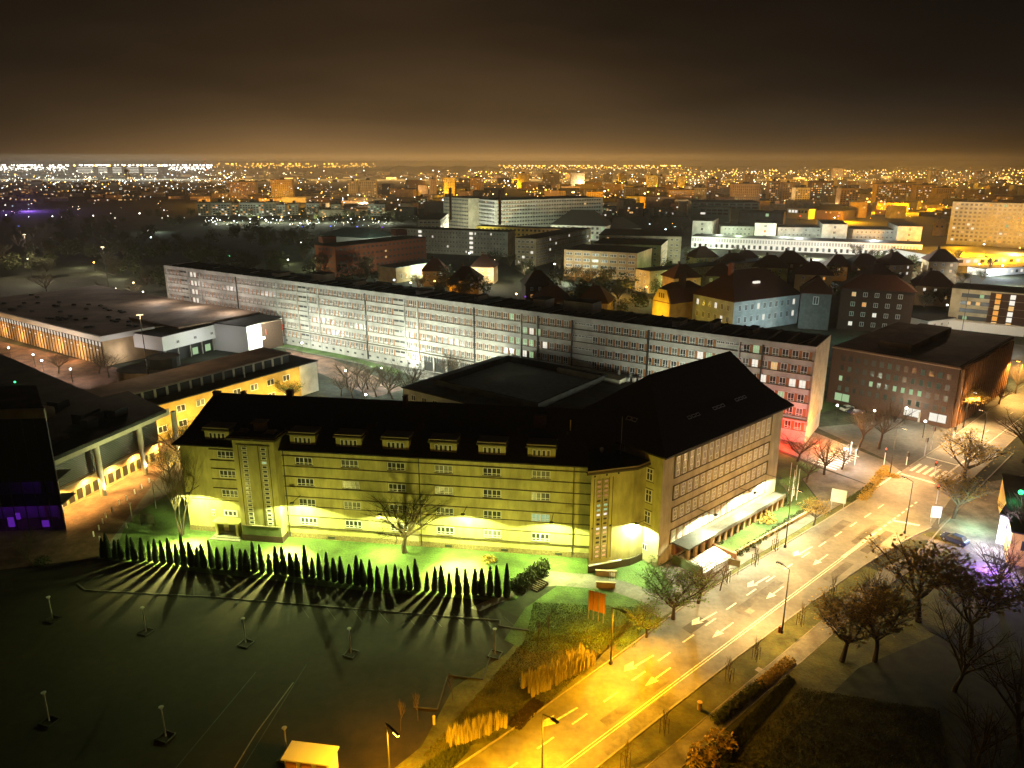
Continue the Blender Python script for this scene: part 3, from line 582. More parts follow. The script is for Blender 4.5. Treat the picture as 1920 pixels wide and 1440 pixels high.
# yellow building with clerestory
yb, yf, yln, yd = block('yellow_building', 'yellow two-storey wing with a raised clerestory strip, left of the school roof', (262, 770), (561, 687), 8.6, 13, wall='yellow', roof='flat', rows=2, pitch=5.2, ww=2.3, wh=1.7, fl=3.7, top=1.3, lit=0.0)
m = MB(yf); m.box(yln, yln+6.5, .3, 13, 0, 8.6); m.build('wall', M['pale'], yb); m = MB(yf); m.box(yln+.1, yln+6.8, 0, 13.2, 8.6, 8.85); m.build('roof', M['flat'], yb)
m = MB(yf); m.box(-9, yln+1, 5.2, 16, 8.7, 11.2); m.build('clerestory_wall', M['flat'], yb)
m = MB(yf); m.box(-9.6, yln+1.5, 4.6, 16.5, 11.2, 11.5, 0); m.build('roof', [M['flatbrown']], yb)
m = MB(yf); m.box(-9, yln+1, 5.1, 5.2, 10.95, 11.2); m.build('clerestory_beam', M['cream'], yb)
k = 0
while -8.5+k*3.1 < yln+1:
    m = MB(); m.box(-.28, .28, -.12, .1, 0, 2.4); _wc.setdefault('cp', m.mesh('clerestory_post', [M['cream']])); inst('clerestory_post', _wc['cp'], yb, yf, -8.5+k*3.1, 5.15, 8.75); k += 1
m = MB(yf); m.tube((30, 2.5, 8.8), (30, 2.5, 10.2), .22, .1, n=6); m.build('roof_vent', M['white'], yb)
# canteen hall on the far left with lit strip of windows
hb, hf, hln, hd = block('sports_hall', 'low wide hall with white fascia, brown flat roof and a row of bright tall windows', (-70, 568), (191, 632), 9.5, 52, wall='tan', roof='flatbrown', rows=0)
m = MB(hf); m.box(-.8, hln+.5, -1.2, -.26, 8.3, 9.9); m.box(hln+.26, hln+1.0, -1.2, 17, 8.3, 9.9); m.build('fascia', M['white'], hb)
nw = int(hln/2.1)
for k in range(nw):
    x = 2+k*2.1
    inst('window', wmesh(1.25, 1.6, 2, 1, t=.1, gm='winW' if k > 4 else 'winY', fm='metal'), hb, hf, x, 0, 6.1)
    m = MB(); m.box(-.12, .12, -.22, 0, 0, 8.2); _wc.setdefault('mull', m.mesh('mullion', [M['dbrick']])); inst('mullion', _wc['mull'], hb, hf, x+1.05, 0, 0)
    if k % 2: m = MB(); m.box(-.5, .5, -.05, 0, 0, .35); _wc.setdefault('lowlit', m.mesh('window', [E_['winW']])); inst('window', _wc['lowlit'], hb, hf, x, 0, 4.6)
rr = random.Random(3)
for k in range(46):
    x, y = 3+rr.random()*(hln-8), 3+rr.random()*24
    m = MB(); m.loft([rect(-.9, .9, -.6, .6, 0), rect(-.6, .6, -.4, .4, .5)]); _wc.setdefault('dome', m.mesh('roof_light', [M['flat']])); inst('roof_light', _wc['dome'], hb, hf, x, y, 9.7)
m = MB(hf); m.box(hln-20, hln+10, 20, 52, 9.72, 10.3); m.build('roof', M['flatbrown'], hb)
# white connector with glazed ground floor and red sign
cb, cf, cln, cd = block('entrance_building', 'white-walled entrance building with small square windows over a glazed ground floor', (303, 632), (420, 604), 9.0, 22, wall='white', roof='flat', rows=1, pitch=7.0, ww=1.2, wh=1.1, top=2.2, lit=0, base=4.3)
m = MB(cf); m.box(.5, cln, 1.2, 3, 0, 4.3); m.build('glazing', M['glass'], cb)
for k in range(6): m = MB(cf); x = 1+k*(cln-1.5)/5; m.box(x-.15, x+.15, 0.2, .6, 0, 4.3); m.build('post', M['galv'], cb)
for k, g in ((2.3, 'winG'), (3.4, 'winG'), (4.2, 'winG')): m = MB(cf); x = 1+k*(cln-1.5)/5; m.box(x, x+2.2, 1.1, 1.19, 0.3, 2.6); m.build('lit_door', E_[g], cb)
c2, c2f, c2l, c2d = block('white_hall', 'white-walled block with a red illuminated banner, joined to the slab building', (462, 613), (540, 592), 9.4, 16, wall='white', roof='flat', rows=1, pitch=6, ww=1.1, wh=1.1, top=3.0, lit=0)
m = MB(c2f); m.box(c2l*.40, c2l*.86, -.5, -.15, 5.0, 7.0); sg = m.build('banner_sign', M['signred'], c2)
m = MB(c2f); m.box(c2l*.10, c2l*.38, -.4, -.15, 3.6, 4.6); m.build('sign_board', M['white'], c2)
m = MB(c2f); m.box(c2l*.5, c2l*.8, -.56, -.5, 5.8, 6.2); m.build('sign_lettering', M['white'], sg)
c3, c3f, c3l, c3d = block('brick_pavilion', 'small dark glazed link with brick piers beside the white entrance building', (424, 603), (460, 612), 9.2, 14, wall='dbrick', roof='flatbrown', rows=2, pitch=3.5, ww=2.4, wh=2.4, fl=4.0, lit=0.0, fm='metal')
# round drum / low block near it
p = P(262, 690, 6.5); fr = Fr((p.x, p.y), 0); o = empty('drum_pavilion', (p.x, p.y, 0), 'squat tan round-ended block with a dark drum on top, in front of the entrance building', 'building')
pts = [(6*math.cos(t), 6*math.sin(t)) for t in [math.pi/2+k*math.pi/10 for k in range(11)]]+[(16, -6), (16, 6)]
m = MB(fr); m.prism(pts, 0, 6.5, 0, 1); m.build('wall', [M['tan'], M['flat']], o); m = MB(fr); m.tube((6, 2, 6.5), (6, 2, 9.5), 4.4, n=18); m.build('drum', M['flat'], o)
# library with colonnade, lower left
q0, q1 = P(93, 866, 11.5), P(310, 772, 11.5); LBF, LBL = frab(q0, q1)
lb = empty('library', (q0.x, q0.y, 0), 'dark flat-roofed library with a pale fascia over tall round columns and louvred upper wall', 'building')
m = MB(); m.prism([tuple(P(*q, 12)[:2]) for q in ((88, 864), (312, 768), (240, 733), (190, 745), (0, 663), (-120, 640), (-80, 800))], 11.4, 12.0); m.build('roof', M['flat'], lb)
m = MB(LBF); m.box(-.6, LBL+1, -.15, 0, 10.5, 12.05); m.build('fascia', M['cream'], lb)
m = MB(); m.prism([tuple(LBF.w(0.2, 3.2)[:2]), tuple(LBF.w(LBL, 3.2)[:2])]+[tuple(P(*q, 12)[:2]) for q in ((236, 736), (190, 748), (0, 668), (-110, 645), (-70, 800))], 0, 11.4); m.build('wall', M['tan'], lb)
for k in range(16): m = MB(LBF); zz = 5.0+k*.36; m.box(0, LBL, 2.6, 2.75, zz, zz+.20); m.build('louvre', M['louvre'], lb)
m = MB(LBF); m.box(0, LBL, 2.85, 3.1, 4.7, 10.8); m.build('louvre_back', M['metal'], lb)
m = MB(LBF); m.box(0, LBL, 2.3, 2.6, 4.4, 4.6); m.build('louvre_rail', M['roofedge'], lb)
for k in range(14):
    x = 2+k*1.9; inst('window', wmesh(1.6, 2.4, 1, 1, t=.12, fm='roofedge'), lb, LBF, x, 3.2, .4)
colx = []
for q in ((122, 972), (200, 930), (268, 888), (330, 855)):
    g = LBF.loc(P(*q)); colx.append(g)
    m = MB(LBF); m.tube((g[0], .9, 0), (g[0], .9, 10.5), .55, n=16); m.build('column', M['cream'], lb, smooth=False)
rr = random.Random(5)
for k in range(9):
    x, y = rr.uniform(2, LBL-6), rr.uniform(5, 24); m = MB(LBF); m.box(x, x+rr.uniform(2, 5), y, y+rr.uniform(1.5, 3), 12, 12+rr.uniform(.8, 2.0)); m.build('roof_plant', M['flat' if k else 'tan'], lb)
m = MB(LBF); m.box(14, 20, 20, 23, 12, 13.6); m.build('roof_plant', M['tan'], lb)
for q in ((28, 717), (30, 731), (198, 770), (157, 797)):
    pp = P(*q, 12.6); m = MB(Fr(pp, 0)); m.tube((0, 0, -.8), (0, 0, 0), .06, n=5, m=0); m.ball((0, 0, .1), .22, m=1); m.build('beacon', [M['metal'], E_['green']], lb)
# glass foyer with purple light, extreme lower left
fo = empty('glass_foyer', (*P(0, 960)[:2], 0), 'dark glass foyer block glowing purple inside, at the left edge', 'building')
g0, g1 = P(-60, 1003), P(119, 997); GF, GL = frab(g0, g1)
FP = [(-8, 1), (GL, 1), (GL-9, 16), (-16, 16)]; FI = [(-8, 6), (GL-3.2, 6), (GL-9.2, 15.8), (-16, 15.8)]
m = MB(GF); m.box(-8, GL+.1, .8, 1.3, 20.8, 22.4, 0); m.build('fascia', M['cream'], fo)
m = MB(GF); m.prism(FI, 0, 21.9); m.build('wall', M['purplewall'], fo)
m = MB(GF); m.prism(FP, 21.9, 22.3); m.build('roof', M['flat'], fo)
m = MB(GF); m.prism([(GL-.05, 1.1), (GL, 1), (GL-9, 16), (GL-9.1, 15.8)], 0, 21.9); m.build('side_glazing', M['glass'], fo)
m = MB(GF); m.box(-8, GL, 1.04, 1.3, 9.3, 20.8); m.build('dark_glazing', M['glass'], fo)
for k in range(9): m = MB(GF); x = GL-.12-k*2.0; m.box(x-.07, x+.07, .95, 1.03, 0, 20.8); m.build('mullion', M['metal'], fo)
for zz in (4.6, 9.2): m = MB(GF); m.box(-8, GL, 1, 1.15, zz, zz+.2); m.build('transom', M['metal'], fo)
gl = bpy.data.materials.new('foyer_glass'); gl.use_nodes = True; t_ = gl.node_tree; bb = t_.nodes['Principled BSDF']; bb.inputs['Base Color'].default_value = (.02, .02, .03, 1); bb.inputs['Alpha'].default_value = .55; bb.inputs['Roughness'].default_value = .1
m = MB(GF); m.box(-8, GL, 1.05, 1.08, 0, 9.2); m.build('glazing', gl, fo); 
m = MB(GF); m.box(-8, GL, 1.2, 6, 4.5, 4.7); m.box(-8, GL, 1.2, 6, 9.1, 9.3); m.build('floor_slab', M['metal'], fo)
for x0_, x1_, z0, z1 in ((6.2, 7.2, .6, 2.4), (11.9, 13.0, .4, 1.6), (9.3, 10.6, 9.5, 11.3), (7.6, 8.4, 2.0, 3.2)): m = MB(GF); m.box(x0_, x1_, 1.3, 1.5, z0, z1); m.build('lit_panel', E_['purple'], fo)
fc = bpy.data.curves.new('sign_letter', 'FONT'); fc.body = 'S'; fc.size = 1.6; fc.extrude = .05; to_ = bpy.data.objects.new('t', fc); fc = bpy.data.meshes.new_from_object(to_); bpy.data.objects.remove(to_); fc.materials.append(E_['signW'])
pp = P(-3, 910, 6.0); so = link('sign_letter', fc, fo, GF.w(GF.loc(pp)[0]-.8, .8, 5.6)-wl(fo)); so.rotation_euler = (math.pi/2, 0, GF.a)
for k, x in enumerate((3, 7, 11)): lamp('POINT', GF.w(x, 3.5, 3.0), 130, (.28, .03, 1.0), .4, name='purple_foyer_light')
lamp('POINT', GF.w(9, 3.5, 7.5), 60, (.25, .03, 1.0), .4, name='purple_foyer_light')
# dark brick library by the avenue with fins
bl, bf, bln, bd = block('brick_museum', 'dark brick flat-roofed block with slim fins and small grid windows, beside the avenue', (1562, 652), (1800, 693), 15.0, c=(1889, 634), wall='dbrick', roof='flatbrown', rows=0)
rr = random.Random(11)
for r in range(5):
    for k in range(14):
        if r == 4: g = 'winG' if k in (0, 1) else ('winW' if k in (9, 10, 12, 13) else None)
        else: g = ('winG' if r == 2 and rr.random() < .6 else ('winD' if rr.random() < .3 else 'glass'))
        if g is None: continue
        inst('window', wmesh(1.0 if r < 4 else 2.0, 1.5 if r < 4 else 2.2, 1, 1, t=.08, fm='metal', gm=g), bl, bf, 3+k*bln*.9/14, 0, 12.0-r*2.75)
f3 = Fr(bf.w(bln, 0), bf.a+math.pi/2)
nf = 22
for k in range(nf):
    m = MB(); m.box(-.32, .32, -.8, 0, 0, 14.6); _wc.setdefault('fin', m.mesh('fin', [M['fin']])); inst('fin', _wc['fin'], bl, f3, 1.5+k*(bd-3)/(nf-1), 0, 0.2)
    if k < nf-1:
        for r in range(3):
            if rr.random() < .45: inst('window', wmesh(.5, 1.6, 1, 1, t=.05, fm='metal', gm='winD'), bl, f3, 1.5+(k+.5)*(bd-3)/(nf-1), 0, 10.5-r*3.6)
m = MB(bf); m.box(-.1, bln+.2, -.1, .5, 15, 15.6); m.box(bln-.4, bln+.2, .5, bd, 15, 15.6); m.build('parapet', M['dbrick'], bl)
m = MB(bf); m.box(8, bln-14, 9, bd-6, 15.3, 17.0); m.build('roof_house', M['flatbrown'], bl)
# ------------------------------------------------------------------ middle distance
block('brick_institute', 'long dark red-brick block with two roof boxes, left of the white office row', (590, 459), (628, 463), 17, c=(768, 443), wall='brick', rows=4, pitch=3.4, ww=1.6, wh=1.3, fl=3.6, sides='fr', lit=0.04, litm='winY', fm='metal')
for q, l_ in (((614, 452), 'left'), ((748, 438), 'right')):
    pp = P(*q, 18); fr = Fr((pp.x, pp.y), -1.0); m = MB(fr); m.box(-4, 4, -4, 4, 17.3, 20.5); m.box(-4.3, 4.3, -4.3, 4.3, 20.5, 20.7)
    tag(m.build('roof_house', M['brick'], origin=(pp.x, pp.y, 17.3)), 'brick lift house on the %s end of the red-brick block' % ('near' if l_ == 'left' else 'far'), 'roof house')
block('glazed_annex', 'low block with dark green glazed top and orange-lit wall beside the red-brick block', (742, 503), (826, 490), 8, 14, wall='tan', roof='teal', rows=1, pitch=4, ww=1.4, wh=2.6, top=3.4, lit=.3, litm='winO')
o, f_, ln, dp = block('white_office_row', 'long pale five-storey office row with two bright stair bays', (733, 427), (952, 435), 17, 13, wall='pale', rows=5, pitch=2.4, ww=1.25, wh=1.7, fl=3.2, top=1.1, lit=.02, litm='winW')
for fx in (.26, .70):
    for k in range(5): m = MB(f_); m.box(ln*fx-1.3, ln*fx+1.3, -.25, -.1, 14.2-k*3.2, 15.9-k*3.2); m.build('stair_window', E_['winW'], o)
block('lecture_block', 'grey block with a ribbon window rising behind the white office row', (783, 412), (826, 412), 21, c=(886, 401), wall='cream', rows=3, pitch=3, ww=2.4, wh=1.6, sides='fr', lit=0, parapet=1)
o, f_, ln, dp = block('hospital_wing', 'nine-storey grey slab joined to the big hospital block by a bright stair', (831, 369), (879, 372), 32, 22, wall='cream', rows=8, pitch=2.6, ww=2.0, wh=1.3, fl=3.3, lit=.01, indiv=False)
o, f_, ln, dp = block('hospital_block', 'large nine-storey pale hospital block with rows of balconies', (881, 372), (928, 376), 31, c=(992, 366), wall='pale', rows=8, pitch=2.8, ww=2.1, wh=1.3, fl=3.3, sides='fr', lit=.01, indiv=False)
for ff, l2 in ((f_, ln), (Fr(f_.w(ln, 0), f_.a+math.pi/2), dp)):
    for r in range(8): m = MB(ff); m.box(.5, l2-.5, -1.0, -.06, 27.2-r*3.3, 28.0-r*3.3); m.build('balcony', M['pale'], o)
for q in ((844, 352), (937, 356)): pp = P(*q, 44); m = MB(Fr((pp.x, pp.y), 0)); m.tube((0, 0, 20), (0, 0, 44), 1.0, n=8); tag(m.build('chimney_stack', M['dbrick'], origin=(pp.x, pp.y, 0)), 'dark chimney stack behind the hospital %s' % ('wing' if q[0] < 900 else 'block'), 'chimney')
block('yellow_institute', 'long yellowish flat block behind the white office row', (893, 424), (1097, 431), 14, 12, wall='yellow', rows=3, pitch=3.4, ww=1.8, wh=1.5, lit=.02, indiv=False)
block('cream_office', 'cream four-storey block with its long windowed side turned to the right', (966, 446), (1005, 448), 17, c=(1109, 428), wall='cream', rows=5, pitch=3.0, ww=1.9, wh=1.7, fl=3.2, sides='fr', lit=.05, litm='winW')
block('manor_block', 'white block under a big dark hipped roof with purple-lit upper windows', (1033, 421), (1136, 424), 12, 26, wall='pale', roof='roof', rows=3, pitch=4.2, ww=2.0, wh=2.0, fl=3.6, roofh=12, hip=14, lit=.1, litm='winG', indiv=False)
block('low_villa', 'low pale block with dark hipped roof right of the big hipped roof', (1145, 431), (1202, 428), 8, 22, wall='cream', roof='roof', rows=1, roofh=9, hip=10, lit=0)
block('orange_office', 'four-storey office lit orange from the street, in paired windows', (1058, 468), (1195, 475), 15, c=(1207, 464), wall='tan', rows=4, pitch=5.2, ww=3.8, wh=1.6, fl=3.3, cols=4, lit=.0, sides='f')
block('terrace_office', 'flat-roofed beige row stepped behind the orange-lit office', (1113, 456), (1240, 460), 15, c=(1253, 448), wall='cream', rows=4, pitch=3.4, ww=1.6, wh=1.5, sides='fr', lit=.06, litm='winG')
block('upper_office', 'flat-roofed beige row, topmost of the three stepped rows', (1123, 441), (1278, 444), 17, c=(1289, 432), wall='cream', rows=4, pitch=3.4, ww=1.6, wh=1.5, sides='fr', lit=.02)
block('green_lit_row', 'long house row washed in green-yellow light, running away from the orange office', (1192, 504), (1219, 509), 11, c=(1301, 472), wall='cream', roof='roof', rows=3, pitch=3.6, ww=1.3, wh=1.8, sides='fr', lit=.0)
# white court complex
Zs = 17
for i, (a, bq, c) in enumerate((((1299, 414), (1336, 415), (1352, 409)), ((1416, 418), (1456, 419), (1470, 413)), ((1543, 420), (1590, 421), (1606, 414)), ((1684, 424), (1730, 425), (1740, 418)))):
    block('white_pavilion', 'tall white floodlit pavilion, %s of the four along the arcade' % ('leftmost', 'second from the left', 'third from the left', 'rightmost')[i], a, bq, Zs, c=c, wall='pale', roof='flat', rows=3, pitch=13, ww=2.0, wh=2.2, fl=4.0, lit=.1, litm='winO', sides='f', x0m=1)
for i, (a, bq) in enumerate((((1352, 424), (1414, 425)), ((1459, 426), (1542, 427)), ((1600, 430), (1682, 431)))):
    block('white_wing', 'lower white floodlit wing, %s between the tall pavilions' % ('leftmost', 'middle', 'rightmost')[i], a, bq, 13, 30, wall='pale', roof='flat', rows=2, pitch=3.1, ww=1.5, wh=1.7, fl=3.8, lit=.0, sides='f', skip=.0 if i != 1 else .5)
o, f_, ln, dp = block('arcade', 'long white glazed arcade glowing from inside, in front of the white pavilions', (1297, 443), (1730, 459), 8.5, 22, wall='white', roof='flat', rows=0)
for k in range(78):
    x = 1+k*(ln-2)/78; g = ('winW', 'glass', 'winW', 'winD')[(k*7) % 4]
    inst('window', wmesh(1.6, 3.0, 2, 1, t=.3, gm='glass'), o, f_, x, 0, 4.6); m = MB(); m.box(-.8, .8, -.06, 0, 0, 2.6); _wc.setdefault(('sw', g), m.mesh('shop_window', [E_[g] if g in E_ else M[g]])); inst('shop_window', _wc[('sw', g)], o, f_, x, 0, .8)
block('teal_hall', 'long teal-grey factory hall behind the white pavilions', (1297, 379), (1425, 380), 20, 60, wall='teal', rows=2, pitch=8, ww=6, wh=2, lit=0, indiv=False)
block('glass_office', 'dark low office with a white lit roof edge in front of the teal hall', (1310, 390), (1370, 391), 15, 30, wall='teal', roof='white', rows=2, pitch=6, ww=5, wh=2, lit=.1, litm='winW', indiv=False)
block('dark_works', 'dark brick works with a low wide roof beyond the white pavilions', (1386, 397), (1470, 399), 13, 30, wall='dbrick', rows=1, pitch=6, ww=3, wh=3, lit=.1, litm='winG', indiv=False)
block('market_hall', 'low white floodlit hall beyond the pavilions', (1476, 391), (1517, 393), 11, 20, wall='white', roof='white', rows=1, pitch=4, ww=3, wh=3, lit=.6, litm='winW', indiv=False)
block('hip_works', 'wide dark building with a low hipped roof behind the pavilions', (1510, 393), (1582, 396), 10, 40, wall='dbrick', roof='roof', rows=1, pitch=5, roofh=6, hip=14, lit=.2, litm='winY', indiv=False)
# blue-lit villa school and gable
o, f_, ln, dp = block('villa_school', 'long two-storey villa with brown-red roof and pale blue lit front', (1377, 566), (1500, 551), 12, 22, wall='bluish', roof='redroof', rows=2, pitch=3.3, ww=1.4, wh=2.4, fl=4.6, top=1.6, roofh=10, hip=9, lit=.22, litm='winW', sides='fl')
for k in range(3): m = MB(f_); m.box(ln*.4+k*1.1, ln*.4+k*1.1+.7, 4.0, 5.2, 17.2, 18.0); m.build('skylight', E_['winW'], o)
m = MB(f_); m.box(ln*.2, ln*.2+1.5, 10, 11.5, 20, 25); m.build('chimney', M['brick'], o)
block('villa_tower', 'pale blue-green stair block with a tall arched porch at the end of the villa school', (1503, 549), (1560, 552), 14, 14, wall='greyroof', roof='redroof', rows=1, pitch=6, ww=2, wh=3, roofh=6, hip=6, lit=.6, litm='winW')
g0, g1 = P(1224, 562, 8), P(1256, 569, 8); GFr, gln = frab(g0, g1)
o = empty('gable_house', (g0.x, g0.y, 0), 'house with a steep brown roof and yellow lit gable, just behind the slab', 'house')
m = MB(GFr); m.box(0, gln, 0, 18, 0, 8); m.face([(0, 0, 8), (gln, 0, 8), (gln*.76, 0, 13), (gln*.28, 0, 13)]); m.face([(0, 18, 8), (gln, 18, 8), (gln*.76, 18, 13), (gln*.28, 18, 13)]); m.build('wall', M['yellow'], o)
m = MB(GFr); m.loft([[(-.6, .3, 7.7), (-.6, 19, 7.7), (gln+.6, 19, 7.7), (gln+.6, .3, 7.7)], [(gln*.25, .3, 13.1), (gln*.25, 19, 13.1), (gln*.8, 19, 13.1), (gln*.8, .3, 13.1)], [(gln*.5, 5, 15.5), (gln*.5, 15, 15.5), (gln*.52, 15, 15.5), (gln*.52, 5, 15.5)]]); m.build('roof', M['redroof'], o)
m = MB(GFr); m.box(-.2, gln+.2, -.15, 0, 7.8, 8.1); m.build('cornice', M['brick'], o)
for k in (.38, .5, .62): m = MB(GFr); m.box(gln*k-.35, gln*k+.35, -.05, 0, 9.6, 11.6); m.build('window', M['glass'], o)
m = MB(GFr); m.box(gln*.6, gln*.6+2.2, 8, 10, 13, 19); m.build('chimney', M['dbrick'], o)
block('apartment_house', 'dark four-storey apartment house with many small lit windows, behind the brick museum', (1578, 540), (1716, 548), 16, 14, wall='dbrick', roof='redroof', rows=4, pitch=4.0, ww=1.5, wh=1.7, fl=3.8, roofh=5, lit=.28, litm='mix')
o, f_, ln, dp = block('modern_flats', 'beige modern flats with dark window bands and two bright stair columns, at the right edge', (1786, 540), (1935, 552), 15.5, 16, wall='cream', rows=0)
for r in range(4):
    m = MB(f_); m.box(3.5, ln*.50, -.12, 0, 12.4-r*2.9, 13.9-r*2.9); m.build('window_band', M['glass'], o)
    m = MB(f_); m.box(ln*.50, ln*.98, -.10, 0, 12.2-r*2.9, 15.0-r*2.9); m.build('dark_bay', M['dbrick'], o)
for k, g in ((.57, 'winO'), (.75, 'winW')):
    for r in range(6): m = MB(f_); m.box(ln*k, ln*k+1.7, -.2, -.12, 2.2+r*2.15, 3.9+r*2.15); m.build('stair_window', E_[g if r % 3 else 'winY'], o)
for x, r, g in ((5.5, 1, 'winY'), (8.6, 1, 'winY'), (9.5, 0, 'winG'), (5, 3, 'winG')): m = MB(f_); m.box(x, x+1.4, -.2, -.12, 12.5-r*2.9, 13.8-r*2.9); m.build('window', E_[g], o)
m = MB(f_); m.box(-14, ln, -3, 0, 0, 3.4); m.build('ground_floor', M['white'], o)
block('white_shed', 'low white lit wall and flat roof in front of the modern flats', (1742, 602), (1792, 596), 4, 12, wall='white', rows=1, pitch=4, ww=1.2, wh=1.2, lit=0)
# corner building by the purple car park, right edge
q0, q1 = P(1877, 965, 6.2), P(1930, 985, 6.2)
block('corner_restaurant', 'low black-roofed building with white-lit side wall above the purple car park', (1877, 966), (1915, 976), 5.2, 26, wall='white', roof='flat', rows=1, pitch=4.5, ww=1.0, wh=1.0, lit=0, fm='metal')
o, f_, ln, dp = block('yellow_annex', 'yellow rendered wall with a barred window, cut by the right edge of the picture', (1899, 998), (1960, 1010), 5.6, 26, wall='yellow', roof='flat', rows=1, pitch=3.5, ww=1.4, wh=1.6, lit=0, fm='metal')
pp = P(1914, 925, 6.5); m = MB(Fr((pp.x, pp.y), 0)); m.tube((0, 0, 5.2), (0, 0, 6.4), .08, n=6, m=0); m.ball((0, 0, 6.7), .45, m=1); tag(m.build('beacon', [M['metal'], E_['green']], origin=(pp.x, pp.y, 5.2)), 'bright green beacon above the black roof at the right edge', 'beacon')
block('orange_flats', 'long ten-storey block flooded with orange light at the right edge', (1787, 378), (1935, 382), 33, 15, wall='pale', rows=10, pitch=3.2, ww=1.8, wh=1.5, fl=3.0, lit=.16, litm='mix', indiv=False)
block('gabled_store', 'small orange-lit gabled house left of the ten-storey block', (1751, 420), (1774, 421), 10, 14, wall='yellow', roof='yellow', rows=1, pitch=4, roofh=5, hip=5, indiv=False)
block('depot_roof', 'very long low grey depot roof with a white-lit front, right of the white complex', (1775, 484), (1990, 480), 5, 60, wall='white', roof='greyroof', rows=1, pitch=5, ww=3, wh=2, lit=.5, litm='winW', indiv=False)
block('bus_depot', 'low white lit canopy front below the long grey depot roof', (1850, 505), (1990, 496), 4, 12, wall='white', roof='flat', rows=1, pitch=4, ww=2, wh=1.6, lit=.5, litm='winW', indiv=False)
block('blue_tent_hall', 'pale blue-grey low hipped sports tent behind the red-brick block', (600, 441), (690, 447), 5, 34, wall='white', roof='teal', rows=0, roofh=6, hip=12)
# dark villas in gardens behind the slab
vil = [(1012, 560, 9, 'steep dark roof villa with one lit attic window'), (905, 520, 9, 'dark villa with blue-white dormer lamp'), (870, 545, 8, 'dark villa above the orange garden lights'), (1048, 585, 7, 'low dark villa with two small lit panes'),
 (1110, 590, 8, 'dark villa under the round trees beside the slab roof'), (1325, 500, 9, 'brown-roofed villa in front of the arcade'), (1372, 515, 9, 'second brown-roofed villa in front of the arcade'), (1405, 505, 8, 'dark villa with a cream dormer'),
 (1440, 520, 9, 'dark hipped villa among trees'), (1480, 515, 10, 'wide dark villa with two orange windows'), (1520, 535, 9, 'dark villa with chimney beside the villa tower'), (1568, 514, 8, 'dark villa below the pink-lit tree'),
 (1624, 518, 9, 'tall dark villa in front of the white pavilions'), (1690, 520, 10, 'dark villa with a mansard roof'), (1760, 520, 12, 'long dark house with a flat ridge, before the depot'), (1655, 545, 9, 'dark villa behind the apartment house'),
 (1745, 560, 9, 'dark house with violet panes'), (1290, 545, 9, 'dark brown-roofed villa right of the yellow gable'), (1345, 540, 9, 'dark villa with small chimney right of the green-lit row'), (815, 525, 8, 'dark villa beside the glazed annex')]
rr = random.Random(21)
for i, (x, y, zz, lb_) in enumerate(vil):
    pp = P(x, y+12, 0); wd = 12+rr.random()*6
    fr = Fr((pp.x-wd/2, pp.y), rr.uniform(-.5, .4)); o = empty('villa', (pp.x-wd/2, pp.y, 0), lb_, 'house', 'dark villas in the gardens behind the slab')
    dpv = 11+rr.random()*4; m = MB(fr); m.box(0, wd, 0, dpv, 0, zz); m.build('wall', M['tan' if i % 3 else 'dbrick'], o)
    m = MB(fr); m.loft([rect(-.7, wd+.7, -.7, dpv+.7, zz-.1), rect(-.7, wd+.7, -.7, dpv+.7, zz+.15), [(wd*.38, dpv*.48, zz+6), (wd*.62, dpv*.48, zz+6), (wd*.62, dpv*.52, zz+6), (wd*.38, dpv*.52, zz+6)]]); m.build('roof', M['redroof'], o)
    m = MB(fr); m.box(wd*.36, wd*.36+1.0, dpv*.5, dpv*.5+.9, zz+3, zz+7.2); m.build('chimney', M['dbrick'], o)
    for k in range(3):
        for r in range(2):
            g = rr.choice(('winY', 'winO', 'winW')) if rr.random() < .22 else 'glass'
            inst('window', wmesh(1.2, 1.5, 2, 1, t=.12, gm=g), o, fr, wd*(.22+.28*k), 0, zz-2.4-r*3.2)
# ------------------------------------------------------------------ far city
def tower(x0, x1, yt, yb, name, label, wall, lit=.12, litm='mix', rows=11, depth=14, pitch=3.2, skew=0):
    A = P(x0, yb); B = P(x1, yb+skew); zt = Zat((x0+x1)/2, yt, (A.y+B.y)/2)
    a2 = (x0, yt); fl = (zt-3)/rows
    fr, ln = frab(A, B); o = empty(name, (A.x, A.y, 0), label, 'building', 'apartment towers in the far city')
    m = MB(fr); m.box(0, ln, 0, depth, 0, zt); m.build('wall', M[wall], o); m = MB(fr); m.box(-.3, ln+.3, -.3, depth+.3, zt, zt+.8); m.box(ln*.4, ln*.6, 3, 8, zt+.8, zt+3.5); m.build('roof', M['flat'], o)
    rr = random.Random(int(x0*13+yt)); st = MB(fr); nc = max(2, int(ln/pitch))
    for r in range(rows):
        for k in range(nc):
            g = 0
            if rr.random() < lit: g = rr.choice((1, 1, 2, 3, 4))
            x = (k+.5)*ln/nc; ww = ln/nc*.28 if not g else ln/nc*.33; z0 = 1.5+r*fl; st.face([(x-ww, -.08, z0), (x+ww, -.08, z0), (x+ww, -.08, z0+fl*.5), (x-ww, -.08, z0+fl*.5)], g)
    st.build('windows', [M['glass'], E_['winY'], E_['winW'], E_['winG'], E_['winO']], o, kind='stuff')
